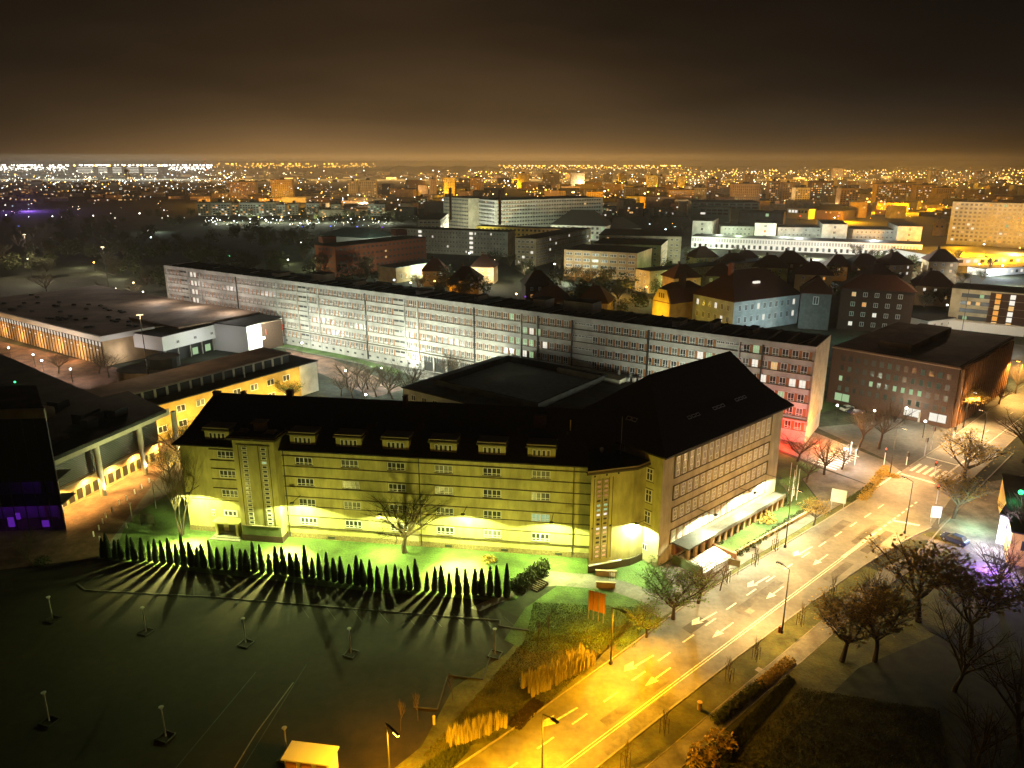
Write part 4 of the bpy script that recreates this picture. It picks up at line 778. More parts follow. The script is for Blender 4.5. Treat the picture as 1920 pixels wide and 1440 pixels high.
tw = [(805, 818, 336, 364, 'tan', .03), (833, 853, 333, 367, 'cream', .10), (882, 906, 333, 366, 'tan', .12), (970, 993, 325, 352, 'cream', .05), (1017, 1049, 326, 352, 'cream', .05), (1070, 1096, 325, 350, 'cream', .05), (1160, 1176, 325, 345, 'cream', .1),
 (1213, 1230, 329, 360, 'pale', .25), (1232, 1246, 330, 362, 'pale', .25), (1270, 1284, 330, 352, 'cream', .2), (1300, 1323, 352, 380, 'cream', .03), (1324, 1347, 336, 374, 'tan', .3), (1371, 1424, 345, 382, 'tan', .04), (1440, 1460, 340, 378, 'tan', .25),
 (1466, 1486, 343, 380, 'tan', .2), (1488, 1515, 352, 394, 'cream', .06), (1517, 1558, 340, 388, 'dbrick', .4), (1572, 1604, 353, 400, 'tan', .1), (431, 480, 341, 372, 'tan', .2), (510, 550, 337, 374, 'tan', .18), (653, 672, 339, 372, 'cream', .08),
 (676, 706, 338, 374, 'cream', .08), (1395, 1412, 328, 350, 'tan', .1), (1640, 1668, 345, 384, 'yellow', .3), (1670, 1712, 343, 383, 'yellow', .25), (1714, 1750, 347, 385, 'yellow', .2), (1752, 1788, 352, 386, 'yellow', .15), (1130, 1148, 327, 346, 'cream', .1),
 (1742, 1760, 320, 344, 'cream', .3), (1828, 1850, 322, 345, 'tan', .3), (1560, 1580, 316, 334, 'tan', .3), (1100, 1130, 360, 382, 'yellow', .15), (1255, 1300, 356, 380, 'yellow', .12), (1172, 1212, 352, 372, 'cream', .05), (1038, 1060, 358, 378, 'yellow', .1)]
pos = ('tan', 'cream', 'pale', 'dbrick', 'yellow')
nm = dict(tan='tan', cream='cream', pale='pale', dbrick='dark brick', yellow='amber-lit')
tw.sort()
for i, (x0, x1, yt, yb, wl_, li) in enumerate(tw):
    tower(x0, x1, yt, yb, 'apartment_tower', '%s %s tower block, %s from the left in the far city skyline' % ('lightly lit' if li < .12 else 'brightly speckled', nm[wl_], ['first', 'second', 'third', 'fourth', 'fifth', 'sixth', 'seventh', 'eighth', 'ninth', 'tenth', 'eleventh', 'twelfth'][i] if i < 12 else ('thirteenth', 'fourteenth', 'fifteenth', 'sixteenth', 'seventeenth', 'eighteenth', 'nineteenth', 'twentieth', 'twenty-first', 'twenty-second', 'twenty-third', 'twenty-fourth', 'twenty-fifth', 'twenty-sixth', 'twenty-seventh', 'twenty-eighth', 'twenty-ninth', 'thirtieth', 'thirty-first', 'thirty-second', 'thirty-third', 'thirty-fourth', 'thirty-fifth')[i-12]), wl_, li)
row = [(372, 392, 380, 405), (394, 432, 380, 404), (436, 448, 381, 403), (451, 496, 380, 405), (499, 518, 379, 404), (520, 536, 384, 405), (542, 560, 382, 403), (575, 600, 381, 402), (622, 640, 383, 404), (690, 722, 383, 405), (1056, 1078, 386, 405), (1090, 1130, 384, 398), (1120, 1152, 388, 404), (1175, 1212, 368, 390), (780, 802, 370, 390)]
for i, (x0, x1, yt, yb) in enumerate(row):
    tower(x0, x1, yt, yb, 'housing_block', 'low four-storey housing block, %s in the lit row beyond the dark park' % ('first', 'second', 'third', 'fourth', 'fifth', 'sixth', 'seventh', 'eighth', 'ninth', 'tenth', 'eleventh', 'twelfth', 'thirteenth', 'fourteenth', 'fifteenth')[i], 'pale' if i % 2 else 'cream', .28, rows=5, depth=11)
# unresolvable roofs and houses of the far city: one mass
rr = random.Random(99); m = MB()
for k in range(950):
    y = rr.uniform(324, 410) if rr.random() < .8 else rr.uniform(316, 330); x = rr.uniform(-60, 1980)
    if y > 380 and x < 560: continue
    if 385 < y and 1000 > x > 800: continue
    p = P(x, y); wd = rr.uniform(14, 45); dd = rr.uniform(10, 20); hh = rr.choice((5, 6, 8, 10, 12, 14, 18) if x > 700 else (4, 5, 6, 8)); hh *= (1.6 if y < 335 and x > 900 else 1)
    m.fr = Fr((p.x, p.y), rr.uniform(-.5, .5)); m.box(0, wd, 0, dd, 0, hh, rr.choice((0, 0, 1, 1, 2, 3)))
    for j in range(rr.randint(0, 5)):
        xx = rr.uniform(1, wd-3); zz = rr.uniform(1.5, max(2, hh-2)); m.face([(xx, -.2, zz), (xx+2, -.2, zz), (xx+2, -.2, zz+1.8), (xx, -.2, zz+1.8)], rr.choice((4, 4, 5, 6)))
m.fr = W0; tag(m.build('far_city_houses', [M['tan'], M['cream'], M['dbrick'], M['flat'], E_['winY'], E_['winW'], E_['winO']]), 'mass of small dark houses and roofs spreading to the horizon', 'houses', kind='stuff')
# horizon ridge
def ridge(name, x0, x1, yb, ht, m_, seed):
    rr = random.Random(seed); A = P(x0, yb); B = P(x1, yb); n = 40; m = MB(); prev = None
    top = []; bot = []; bk = []
    for k in range(n+1):
        t = k/n; e = min(1, 6*t, 6*(1-t)); h = ht*e*(0.85+.15*math.sin(k*.7+seed))+rr.random()*ht*.05
        q = A.lerp(B, t); bot.append(m.p(q.x, q.y, -1)); top.append(m.p(q.x, q.y+300, h)); bk.append(m.p(q.x*1.3, q.y+2500, h*.8))
    for k in range(n): m.f.append([bot[k], bot[k+1], top[k+1], top[k]]); m.m.append(0); m.f.append([top[k], top[k+1], bk[k+1], bk[k]]); m.m.append(0)
    tag(m.build(name, M[m_]), kind='structure')
ridge('hill_ridge', 690, 955, 322, 42, 'ground', 3); ridge('hill_ridge', 1000, 2100, 316, 30, 'ground', 5); ridge('hill_ridge', -300, 700, 316, 12, 'ground', 9)
# long lit terminal and masts on the horizon
A = P(128, 327); B = P(306, 327); fr, ln = frab(A, B); zt = Zat(217, 312, A.y)
o = empty('terminal_building', (A.x, A.y, 0), 'very long low building with bright white floors and red roof lights on the left horizon', 'building')
m = MB(fr); m.box(0, ln, 0, 80, 0, zt); m.build('wall', M['greyroof'], o)
for k in range(4): m = MB(fr); m.box(ln*.1, ln*.97, -2, 0, zt*(.2+.2*k), zt*(.28+.2*k)); m.build('lit_floor', E_['winW'], o)
for k in (.08, .3, .45, .6, .78, .98): m = MB(fr); m.box(ln*k-14, ln*k+14, -6, 20, 0, zt*1.02); m.build('stair_tower', M['dbrick'], o); m = MB(fr); m.ball((ln*k, 0, zt*1.1), 5, m=0); m.build('roof_lamp', E_['sod'], o)
A = P(387, 324); zt = Zat(387, 297, A.y); m = MB(Fr((A.x, A.y), 0))
for k in range(8): m.tube((0, 0, zt*k/8), (0, 0, zt*(k+1)/8), 9-k, 8-k, n=5, m=k % 2)
E_['dimred'] = emi('mast_glow', (1.0, .25, .05), .9)
tag(m.build('radio_mast', [M['brick'], E_['dimred']], origin=(A.x, A.y, 0)), 'tall orange-red lit mast on the left horizon', 'mast')
A = P(241, 342); zt = Zat(241, 316, A.y); m = MB(Fr((A.x, A.y), 0)); s_ = zt/30
m.box(-9*s_/2, 9*s_/2, -3*s_, 3*s_, zt*.75, zt*.95)
for sx in (-1, 1): m.tube((sx*4*s_, 0, 0), (sx*2.6*s_, 0, zt*.9), 1.0*s_, n=4); m.tube((0, 0, zt*.9), (sx*9*s_, 6*s_, 0), .8*s_, n=4)
tag(m.build('headframe', M['metal'], origin=(A.x, A.y, 0)), 'dark mine headframe silhouetted against the bright line at left', 'headframe')
# ------------------------------------------------------------------ trees
def bare_tree(seed, h=10, trunk_h=.28, spread=.55, levels=4, n0=6, thick=.035, multi=1, up=.5, leaf=0, twig_n=(4, 4, 3), curl=.18):
    """returns (trunk mesh builder, crown mesh builder); leaf > 0 scatters small leaf faces near the twig ends"""
    r = random.Random(seed); T = MB(); Cn = MB()
    def branch(p, d, ln, rad, lv):
        segs = 3 if lv < 2 else 2; q = p; dd = d.copy(); m = T if lv == 0 else Cn; pts = [p.copy()]
        for i in range(segs):
            dd = (dd+Vector((r.uniform(-1, 1), r.uniform(-1, 1), r.uniform(-.4, .9)*up))*curl).normalized()
            q2 = q+dd*ln/segs; ra = rad*(1-.42*i/segs); rb = rad*(1-.42*(i+1)/segs)
            m.tube(q, q2, ra, rb, n=(7, 5, 4, 3, 3)[lv], m=0, cap=False); q = q2; pts.append(q.copy())
        if lv >= levels:
            for _ in range(leaf):
                c = pts[r.randint(1, segs)]+Vector((r.gauss(0, .22), r.gauss(0, .22), r.gauss(0, .18))); s_ = r.uniform(.05, .11); a = r.random()*6.3
                u = Vector((math.cos(a), math.sin(a), r.uniform(-.6, .6)))*s_; v = Vector((-math.sin(a), math.cos(a), r.uniform(-.6, .6)))*s_
                Cn.face([c-u-v, c+u-v, c+u+v, c-u+v], 1)
            return
        n = n0 if lv == 0 else twig_n[min(lv-1, 2)]
        for i in range(n):
            t = r.uniform(.35, 1.0) if lv else r.uniform(.8, 1.0); k = min(segs-1, int(t*segs)); f = t*segs-k
            s = pts[k].lerp(pts[k+1], f); az_ = 2*math.pi*(i+r.random()*.7)/n; el = r.uniform(.3, 2.1) if lv == 0 else r.uniform(-.1, 1.0)
            side = Vector((math.cos(az_), math.sin(az_), 0)); nd_ = (dd*(.55 if lv else .3)+side*spread*1.3+Vector((0, 0, el*up*1.4))).normalized()
            l2 = ln*(r.uniform(.5, .72) if lv else r.uniform(.85, 1.15)*(1-trunk_h)/trunk_h*.42)
            branch(s, nd_, l2, rad*(.42 if lv else .5)*r.uniform(.8, 1.1), lv+1)
        if lv: branch(pts[-1], dd, ln*.55, rad*.5, lv+1)
    for j in range(multi):
        a = 2*math.pi*j/max(1, multi); d = Vector((math.cos(a)*.22, math.sin(a)*.22, 1)) if multi > 1 else Vector((r.uniform(-.06, .06), r.uniform(-.06, .06), 1))
        branch(Vector((math.cos(a)*.25*(multi > 1), math.sin(a)*.25*(multi > 1), -.1)), d.normalized(), h*trunk_h, h*thick/(1+.4*(multi-1)), 0)
    zm = max(v.z for v in T.v+Cn.v); s = h/zm
    for B in (T, Cn): B.v = [v*s for v in B.v]
    return T, Cn
TREES = {}
def tree_kind(key, leafm='leafy', **k):
    T, Cn = bare_tree(**k); TREES[key] = (T.mesh('trunk', [M['bark']]), Cn.mesh('crown', [M['twig'], M[leafm]]), k.get('h', 10))
for i in range(4): tree_kind('mid%d' % i, seed=20+i, h=10, n0=7, spread=.62, thick=.024)
for i in range(2): tree_kind('round%d' % i, seed=40+i, h=10, trunk_h=.24, n0=8, spread=.85, thick=.028, up=.42, curl=.22)
tree_kind('tall', seed=51, h=16, trunk_h=.34, n0=4, multi=4, spread=.42, thick=.02, up=.8)
tree_kind('young', seed=61, h=4, trunk_h=.4, n0=5, levels=3, spread=.4, thick=.02)
tree_kind('leafy0', 'leafy', seed=71, h=10, n0=7, spread=.72, leaf=8, thick=.028); tree_kind('leafg0', 'leafg', seed=73, h=10, n0=7, spread=.8, leaf=3, thick=.03, trunk_h=.22)
tree_kind('sparse0', 'leafy', seed=75, h=10, n0=7, spread=.7, leaf=2, thick=.028)
for i in range(3): tree_kind('far%d' % i, 'shrub', seed=80+i, h=12, n0=8, levels=3, spread=.6, thick=.026, leaf=14)
for i in range(3):    # dense far crowns: many leaf-sized clumps through the volume
    r = random.Random(90+i); T = MB(); Cn = MB(); T.tube((0, 0, 0), (0, 0, 5), .3, .15, n=5)
    for k in range(420):
        a, e, q = r.random()*6.283, r.uniform(-1, 1), r.random()**.45; rr_ = math.sqrt(1-e*e); lob = 1+.22*math.sin(a*3+i)+.15*math.sin(e*5+a*2)
        c = Vector((math.cos(a)*rr_*4.2*q*lob, math.sin(a)*rr_*4.2*q*lob, 7.4+e*4.4*q)); s_ = r.uniform(.25, .6)
        u = Vector((r.uniform(-1, 1), r.uniform(-1, 1), r.uniform(-.6, .6)))*s_; v = Vector((r.uniform(-1, 1), r.uniform(-1, 1), r.uniform(-1, 1)))*s_
        Cn.face([c-u, c-v, c+u, c+v], 0)
    TREES['dense%d' % i] = (T.mesh('trunk', [M['bark']]), Cn.mesh('crown', [M['shrub']]), 12)
def plant(key, q, h, label, group=None, name='bare_tree', loc=None, rz=None, parts=True, wide=1.0):
    p = Vector(loc) if loc is not None else P(*q); t, c, h0 = TREES[key]; s = h/h0
    o = link(name, None, None, p, rz if rz is not None else R0.random()*6.3, (s*wide, s*wide, s)) if parts else None
    if parts: link('trunk', t, o); link('crown', c, o)
    else: o = link(name, c, None, p, R0.random()*6.3, (s*wide, s*wide, s)); o.location.z = 0
    return tag(o, label, 'tree', group)
for key, q, h, lb_, wd in (
    ('tall', (341, 1003), 17, 'tall slender bare tree with several stems at the left corner of the school', .9), ('round0', (759, 1036), 10.5, 'wide bare tree standing before the middle of the long school wall', 1.15),
    ('leafg0', (1262, 1161), 8.6, 'green-tinged round tree on the verge below the school steps', 1.0), ('round1', (1309, 1131), 8.4, 'dark bare tree on the verge just right of the green one', .95),
    ('young', (1350, 1107), 5.5, 'thin forked sapling between the steps and the avenue', .9), ('leafg0', (1212, 1195), 5.2, 'small yellow-green tree lit orange beside the avenue', 1.0),
    ('mid0', (1611, 838), 11, 'tall pale-trunked bare tree left of the zebra crossing', 1.0), ('mid1', (1647, 842), 13, 'tall dark bare tree in the triangle of lawn by the crossing', 1.0),
    ('sparse0', (1525, 985), 5.5, 'small autumn tree on the pavement below the hall', 1.1), ('leafy0', (1797, 790), 10, 'yellow-leaved tree glowing in front of the brick museum', 1.0),
    ('mid2', (1752, 782), 9, 'dark tree beside the yellow one before the museum', 1.1), ('round1', (1873, 758), 6.5, 'small round dark tree beside the far pavement', 1.0), ('mid3', (1904, 738), 9, 'bare tree by the far end of the avenue', 1.0),
    ('sparse0', (1809, 912), 12, 'large half-bare tree over the side road at right', 1.15), ('sparse0', (1787, 972), 9.5, 'smaller half-bare tree in front of the purple car park', 1.1), ('round0', (1918, 868), 11, 'bare tree cut by the right edge beside the avenue', 1.0),
    ('sparse0', (1722, 1165), 13, 'large half-bare tree rising from the dark wood, orange behind', 1.15), ('sparse0', (1640, 1240), 12, 'leaning half-bare tree at the edge of the dark wood', .9), ('sparse0', (1578, 1240), 10, 'rust-coloured tree beside the right footpath', 1.1), ('mid2', (1632, 1190), 10, 'slim tree between the two half-bare ones', .8),
    ('mid0', (768, 762), 13.5, 'bare tree shining white in the courtyard behind the school ridge', .8), ('mid1', (783, 756), 9, 'small bare tree beside the white-shining one', .9), ('mid2', (850, 712), 9, 'bare tree against the slab facade', .9), ('mid3', (835, 706), 7, 'low bare tree left of the one against the slab', 1.0),
    ('mid0', (342, 868), 9, 'bare tree lit yellow by the yellow wing, left of the school roof', 1.1), ('leafg0', (372, 842), 8, 'yellow-green tree before the yellow wing', 1.0), ('sparse0', (318, 905), 8, 'bushy orange-lit tree by the last library column', 1.0), ('leafg0', (545, 760), 8, 'tree against the orange end of the yellow wing', .8),
    ('mid1', (205, 708), 8.5, 'bare tree on the promenade near the hall corner', 1.2), ('round0', (110, 700), 6.5, 'small round tree among the bright promenade lamps', 1.0), ('leafg0', (268, 655), 8.5, 'willow-like tree hiding the corner of the sports hall', 1.2), ('mid2', (186, 700), 6.5, 'bushy low tree on the promenade', 1.3),
    ('mid3', (89, 552), 12, 'pale branching tree beyond the sports hall roof', 1.2), ('mid0', (200, 560), 9, 'single bare tree by the forecourt lamps', 1.0), ('mid1', (252, 560), 9, 'second bare tree by the forecourt lamps', 1.0),
    ('mid2', (62, 1062), 7, 'thin bare tree at the left edge of the car park', .8), ('leafg0', (1476, 935), 5.5, 'conifer-dark tree behind the far corner of the hall', .6),
    ('mid1', (1512, 905), 7, 'dark shrubby tree before the red-lit wall', 1.2), ('mid2', (1545, 890), 8, 'dark bare tree right of the red-lit wall', 1.2), ('mid3', (1578, 880), 7, 'bare tree beside the side street', 1.1), ('round1', (1495, 865), 7, 'spreading bare tree in front of the red glow', 1.3)):
    plant(key, q, h, lb_, wide=wd)
for i, q in enumerate(((640, 742), (662, 752), (684, 748), (706, 744), (728, 738), (652, 728), (690, 730), (718, 722), (736, 748), (670, 715))):
    plant('mid%d' % (i % 4), q, 7+i % 3, 'dark bare tree in the courtyard grove between the yellow wing and the school', 'courtyard grove trees', wide=1.1)
for i, q in enumerate(((751, 1370), (784, 1351), (849, 1314), (1030, 1200), (1008, 1212))):
    plant('young', q, 4.2, 'thin sapling on the grass bank beside the car park', 'saplings on the grass bank', name='sapling', wide=.5)
rr = random.Random(31)
for i in range(34):   # dark wood, lower right
    l_ = (rr.uniform(14, 90), rr.uniform(-62, -20)); p = RF.w(*l_)
    if RF.loc(p)[0] < 40 and l_[1] > -24: continue
    plant(('mid0', 'mid1', 'mid2', 'mid3', 'sparse0')[i % 5], None, rr.uniform(8, 13), 'dark bare tree in the unlit wood at lower right', 'trees of the unlit wood', loc=p)
# trees of the middle distance
def scatter(n, box, keys, h, label, group, seed, avoid=(), parts=False):
    r = random.Random(seed); k = 0; c = 0
    while c < n and k < n*30:
        k += 1; x, y = r.uniform(box[0], box[2]), r.uniform(box[1], box[3])
        if any(a <= x <= b_ and c_ <= y <= d for a, c_, b_, d in avoid): continue
        if len(box) > 4 and not box[4](x, y): continue
        plant(keys[c % len(keys)], (x, y), r.uniform(*h), label, group, parts=parts, name='park_tree', wide=r.uniform(.9, 1.2)); c += 1
slabline = lambda x, y: y < 497+(x-309)*.125+(20 if x > 309 else 60)
scatter(110, (-60, 432, 600, 560, lambda x, y: slabline(x, y) and (y < 520 or x > 220)), ('dense0', 'far0', 'dense1', 'far1', 'dense2', 'far2'), (11, 16), 'dark leafless tree in the unlit park beyond the slab building', 'park trees beyond the slab', 41)
scatter(44, (-40, 405, 760, 432, lambda x, y: True), ('dense0', 'dense1', 'dense2'), (9, 13), 'dark tree at the back edge of the park, below the lit housing row', 'trees at the back edge of the park', 42)
scatter(28, (600, 505, 1060, 575, lambda x, y: slabline(x, y)), ('far0', 'dense0', 'far1', 'far2'), (9, 14), 'dark tree among the villas behind the slab building', 'trees among the villas', 43)
scatter(22, (1060, 540, 1230, 600, lambda x, y: slabline(x, y)), ('dense0', 'dense1', 'far0'), (9, 14), 'round dark tree in front of the orange-lit office', 'trees before the orange office', 44)
scatter(46, (1240, 485, 1860, 545), ('far0', 'dense1', 'far1', 'dense2', 'far2'), (8, 12), 'dark garden tree between the villas and the white arcade', 'garden trees at right', 45)
scatter(18, (1560, 560, 1790, 610), ('far0', 'far1', 'dense0'), (8, 12), 'dark tree behind the brick museum', 'trees behind the museum', 46)
scatter(28, (560, 400, 900, 426), ('dense0', 'dense1', 'far0'), (9, 13), 'dark tree between the lit housing row and the office row', 'trees before the hospital', 47)
scatter(12, (1200, 412, 1296, 445), ('far0', 'far1', 'far2'), (10, 14), 'bare tree backlit by bluish lamps left of the white pavilions', 'backlit trees by the pavilions', 48)
# ------------------------------------------------------------------ hedge of columnar thujas
TH_ = []
for i in range(5):
    r = random.Random(100+i); Cn = MB()
    for k in range(330):
        t = r.random()**.8; a = r.random()*6.283; rad = .50*(1-t)**.68*(1 if t > .1 else .85)*r.uniform(.75, 1.08)+.03; zz = .05+t*3.35
        c = Vector((math.cos(a)*rad, math.sin(a)*rad, zz)); u = Vector((-math.sin(a), math.cos(a), 0))*r.uniform(.07, .14); v = Vector((math.cos(a)*.05, math.sin(a)*.05, r.uniform(.18, .4)))
        Cn.face([c-u, c+u, c+v], 0)
    lo = [[(math.cos(j*.785)*.44*s_+.06*math.sin(i*3+zz*2), math.sin(j*.785)*.44*s_, zz) for j in range(8)] for zz, s_ in ((0, .8), (.4, 1), (1.2, .84), (2.1, .56), (2.9, .26), (3.45, .03))]
    Cn.loft(lo, 0); TH_.append(Cn.mesh('thuja', [M['thuja']]))
hp = [P(*q) for q in ((192, 1044), (250, 1050), (345, 1059), (545, 1077), (700, 1100), (870, 1113), (950, 1118))]
hl = [(hp[i+1]-hp[i]).length for i in range(len(hp)-1)]; tot_ = sum(hl); n = 56
for i in range(n):
    d = tot_*i/(n-1); j = 0
    while j < len(hl)-1 and d > hl[j]: d -= hl[j]; j += 1
    p = hp[j].lerp(hp[j+1], min(1, d/hl[j])); sc_ = R0.uniform(.82, 1.12); 
    o = link('thuja', TH_[i % 5], None, p+Vector((R0.uniform(-.12, .12), R0.uniform(-.15, .15), 0)), R0.random()*6.3, (sc_*R0.uniform(1.05, 1.4), sc_*R0.uniform(1.05, 1.4), sc_*R0.uniform(.98, 1.42))); o.rotation_euler.x = R0.uniform(-.05, .05); o.rotation_euler.y = R0.uniform(-.05, .05)
    tag(o, 'narrow dark thuja in the long row between the school lawn and the car park', 'thuja', 'thuja row')
# shrubs
def shrub_mesh(seed, w_, h_, n=260, leaf=.14):
    r = random.Random(seed); m = MB()
    for k in range(n):
        a, e, q = r.random()*6.283, r.random(), r.random()**.4; c = Vector((math.cos(a)*w_*q*math.sqrt(1-e*e*.8), math.sin(a)*w_*q*math.sqrt(1-e*e*.8), .05+e*h_*q))
        u = Vector((r.uniform(-1, 1), r.uniform(-1, 1), r.uniform(-.5, .5)))*leaf; v = Vector((r.uniform(-1, 1), r.uniform(-1, 1), r.uniform(-1, 1)))*leaf; m.face([c-u, c-v, c+u, c+v])
    return m
SH = [shrub_mesh(i, 1, 1).mesh('shrub', [M['shrub']]) for i in range(3)]; SY = [shrub_mesh(i+9, 1, 1).mesh('shrub', [M['leafy']]) for i in range(2)]
def shrub(q, w_, h_, lb_, me=None, group=None, name='shrub'): return tag(link(name, me or SH[R0.randrange(3)], None, P(*q), R0.random()*6, (w_, w_, h_)), lb_, 'shrub', group)
shrub((917, 1052), 1.3, 1.0, 'round clipped brown shrub on the lawn before the school', SY[0]); shrub((80, 1056), 1.3, 1.2, 'dark round shrub at the left edge of the car park')
shrub((1432, 975), 2.2, 1.8, 'round pinkish bush at the end of the garden lawn', SY[1]); shrub((1345, 1018), 1.0, .9, 'small round bush at the near corner of the garden lawn'); shrub((1468, 945), 1.3, 1.3, 'green bush by the far corner of the hall')
shrub((1352, 1398), 1.9, 1.8, 'yellow bush beside the right footpath, upper of two', SY[0]); shrub((1318, 1428), 1.9, 1.8, 'yellow bush beside the right footpath, lower of two', SY[1])
for i in range(16):
    q = (968+i*3.4, 1104-i*2.5+(i % 3)*4); shrub(q, 1.2, 1.8, 'loose brown-green bush in the clump above the ramp', me=None, group='bush clump by the ramp')
for i in range(12): shrub((1385+i*11.5, 1040-i*7.5), .8, .8, 'low bush along the garden wall of the hall', group='bushes along the garden wall')
for i in range(10): shrub((1617+i*5.0, 935-i*6.2), 1.2, .8, 'low dark bush in the planted bed by the junction', SY[i % 2], 'bushes in the junction bed')
for i in range(8): shrub((1592+i*6, 985-i*6 if 0 else 940-i*4), .7, .7, 'low brown bush behind the sign board', group='bushes behind the sign board')
for i in range(7): shrub((1650+i*4.5, 889+i*.9), 1.0, .7, 'low brown bush on the traffic island', SY[i % 2], 'bushes on the traffic island')
for i in range(22): shrub((1345+i*6.4, 1352-i*5.2), .9, .9, 'low straw bush along the right footpath', SY[0] if i > 12 else None, 'bushes along the right footpath')
# straw-coloured ornamental grass rows on the bank
ST_ = []
for i in range(3):
    r = random.Random(130+i); m = MB()
    for k in range(60):
        a = r.random()*6.283; q = r.random()*.28; b0 = Vector((math.cos(a)*q, math.sin(a)*q, 0)); tp_ = b0*1.5+Vector((r.uniform(-.1, .1), r.uniform(-.1, .1), r.uniform(1.3, 2.1))); u = Vector((-math.sin(a), math.cos(a), 0))*.05
        m.face([b0-u, b0+u, tp_])
    ST_.append(m.mesh('grass_tuft', [M['straw']]))
for (a, c, n, nr) in (((848, 1402), (945, 1362), 22, 2), ((1000, 1305), (1112, 1245), 26, 3)):
    A, Cc = P(*a), P(*c)
    for i in range(n):
        for j in range(nr):
            p = A.lerp(Cc, i/(n-1))+Vector((-.55, .75, 0))*(j*1.0)+Vector((R0.uniform(-.15, .15), R0.uniform(-.15, .15), 0))
            tag(link('grass_tuft', ST_[(i+j) % 3], None, p, R0.random()*6, R0.uniform(.8, 1.15)), 'straw-coloured tall grass tuft in the planted rows on the bank beside the avenue', 'grass', 'tall grass tufts on the bank')
def patch(name, lb_, quad, n, m_, s_, seed, h_=.35):
    r = random.Random(seed); Q = [P(*q) for q in quad]; m = MB()
    for k in range(n):
        u_, v_ = r.random(), r.random(); p = Q[0].lerp(Q[1], u_).lerp(Q[3].lerp(Q[2], u_), v_); a = r.random()*6.3
        u = Vector((math.cos(a), math.sin(a), 0))*s_; v = Vector((r.uniform(-.2, .2), r.uniform(-.2, .2), r.uniform(.4, 1)*h_)); m.face([p-u, p+u, p+v])
    return tag(m.build(name, M[m_]), lb_, 'ground cover', kind='stuff')
patch('low_shrubbery', 'dark clipped ground shrubs on the bank below the straw grass', ((790, 1440), (860, 1395), (880, 1405), (830, 1460)), 1500, 'shrub', .12, 1, .7)
patch('low_shrubbery', 'brown ground shrubs between the two straw grass rows', ((950, 1360), (1000, 1310), (1020, 1322), (975, 1370)), 1400, 'dirt', .12, 2, .5)
patch('low_shrubbery', 'dark ground shrubs right of the footpath', ((1345, 1400), (1478, 1268), (1492, 1280), (1375, 1420)), 3500, 'shrub', .08, 3, .45)
patch('undergrowth', 'rough brown and green undergrowth at lower right', ((1360, 1440), (1500, 1290), (1760, 1330), (1800, 1560)), 14000, 'verge', .07, 4, .22)
patch('grass_blades', 'rough grass on the bank beside the car park', ((790, 1420), (985, 1200), (1190, 1170), (960, 1380)), 16000, 'verge', .06, 5, .22)
patch('grass_blades', 'rough grass on the lawn by the orange billboard', ((1000, 1130), (1220, 1140), (1190, 1215), (985, 1200)), 9000, 'lawn', .06, 6, .2)
# ------------------------------------------------------------------ street furniture
def lamp_post(q, qt, glow, power, col, lb_, group=None, head_dir=-1, h=None, spread=150, arm=1.6, radius=.25, off_=False, rgb=None):
    p = P(*q); h = h or Zat(qt[0], qt[1], p.y); fr = Fr((p.x, p.y), RA+(math.pi/2)*head_dir); o = empty('street_lamp', (p.x, p.y, 0), lb_, 'street lamp', group)
    m = MB(fr); m.tube((0, 0, 0), (0, 0, h-.3), .11, .06, n=8); m.tube((0, 0, h-.3), (arm*.5, 0, h), .055, n=6); m.box(-.16, .16, -.16, .16, 0, .5); m.build('pole', M['metal'], o)
    m = MB(fr); m.box(arm*.5, arm*.5+.9, -.18, .18, h-.05, h+.07); m.build('lamp_head', M['metal'], o)
    if not off_:
        m = MB(fr); m.box(arm*.5+.08, arm*.5+.82, -.14, .14, h-.08, h-.052); m.build('lens', E_[glow], o)
        lamp('SPOT', fr.w(arm*.5+.45, 0, h-.25), power*(2.1 if col == SOD else (.95 if q[1] > 1020 else 1.6)), col, radius, 160 if col == SOD else 144, .8, fr.w(.08 if col == SOD else .36, 0, -1)-fr.w(0, 0, 0), name='street_lamp_light'); lamp('POINT', fr.w(arm*.5+.45, 0, h-.3), power*(.50 if q == (1472, 1027) else (.12 if q == (1466, 1187) else .06)), col, radius, name='street_lamp_spill')
    return o
lamp_post((1145, 1246), (1148, 1136), 'sod', 17500, SOD, 'tall dark street lamp on the grass bank, left side of the avenue', head_dir=-1, arm=2.4)
lamp_post((1016, 1478), (1006, 1408), 'sod', 21000, SOD, 'street lamp on the bottom edge, only its head in view', head_dir=-1, arm=2.4, h=9.5)
lamp_post((1466, 1187), (1478, 1064), 'warm', 24000, (1.0, .56, .14), 'tall street lamp on the right verge by the first young trees', head_dir=1, arm=2)
lamp_post((1696, 1000), (1710, 900), 'warm', 26000, (1.0, .56, .14), 'tall street lamp on the right verge before the junction', head_dir=1, arm=2)
lamp_post((1472, 1027), (1477, 915), 'warm', 18000, (1.0, .56, .14), 'tall street lamp on the left verge before the hall garden', head_dir=-1, arm=2)
lamp_post((1668, 892), (1673, 800), 'warm', 22000, (1.0, .52, .17), 'tall street lamp on the traffic island', head_dir=-1, arm=2)
lamp_post((1838, 842), (1842, 808), 'warm', 24000, (1.0, .62, .28), 'street lamp in the middle of the far carriageway', head_dir=1, arm=1.6, h=9)
lamp_post((1806, 802), (1817, 734), 'white', 24000, (1.0, .58, .22), 'bright street lamp on the far left pavement', head_dir=-1, arm=1.6)
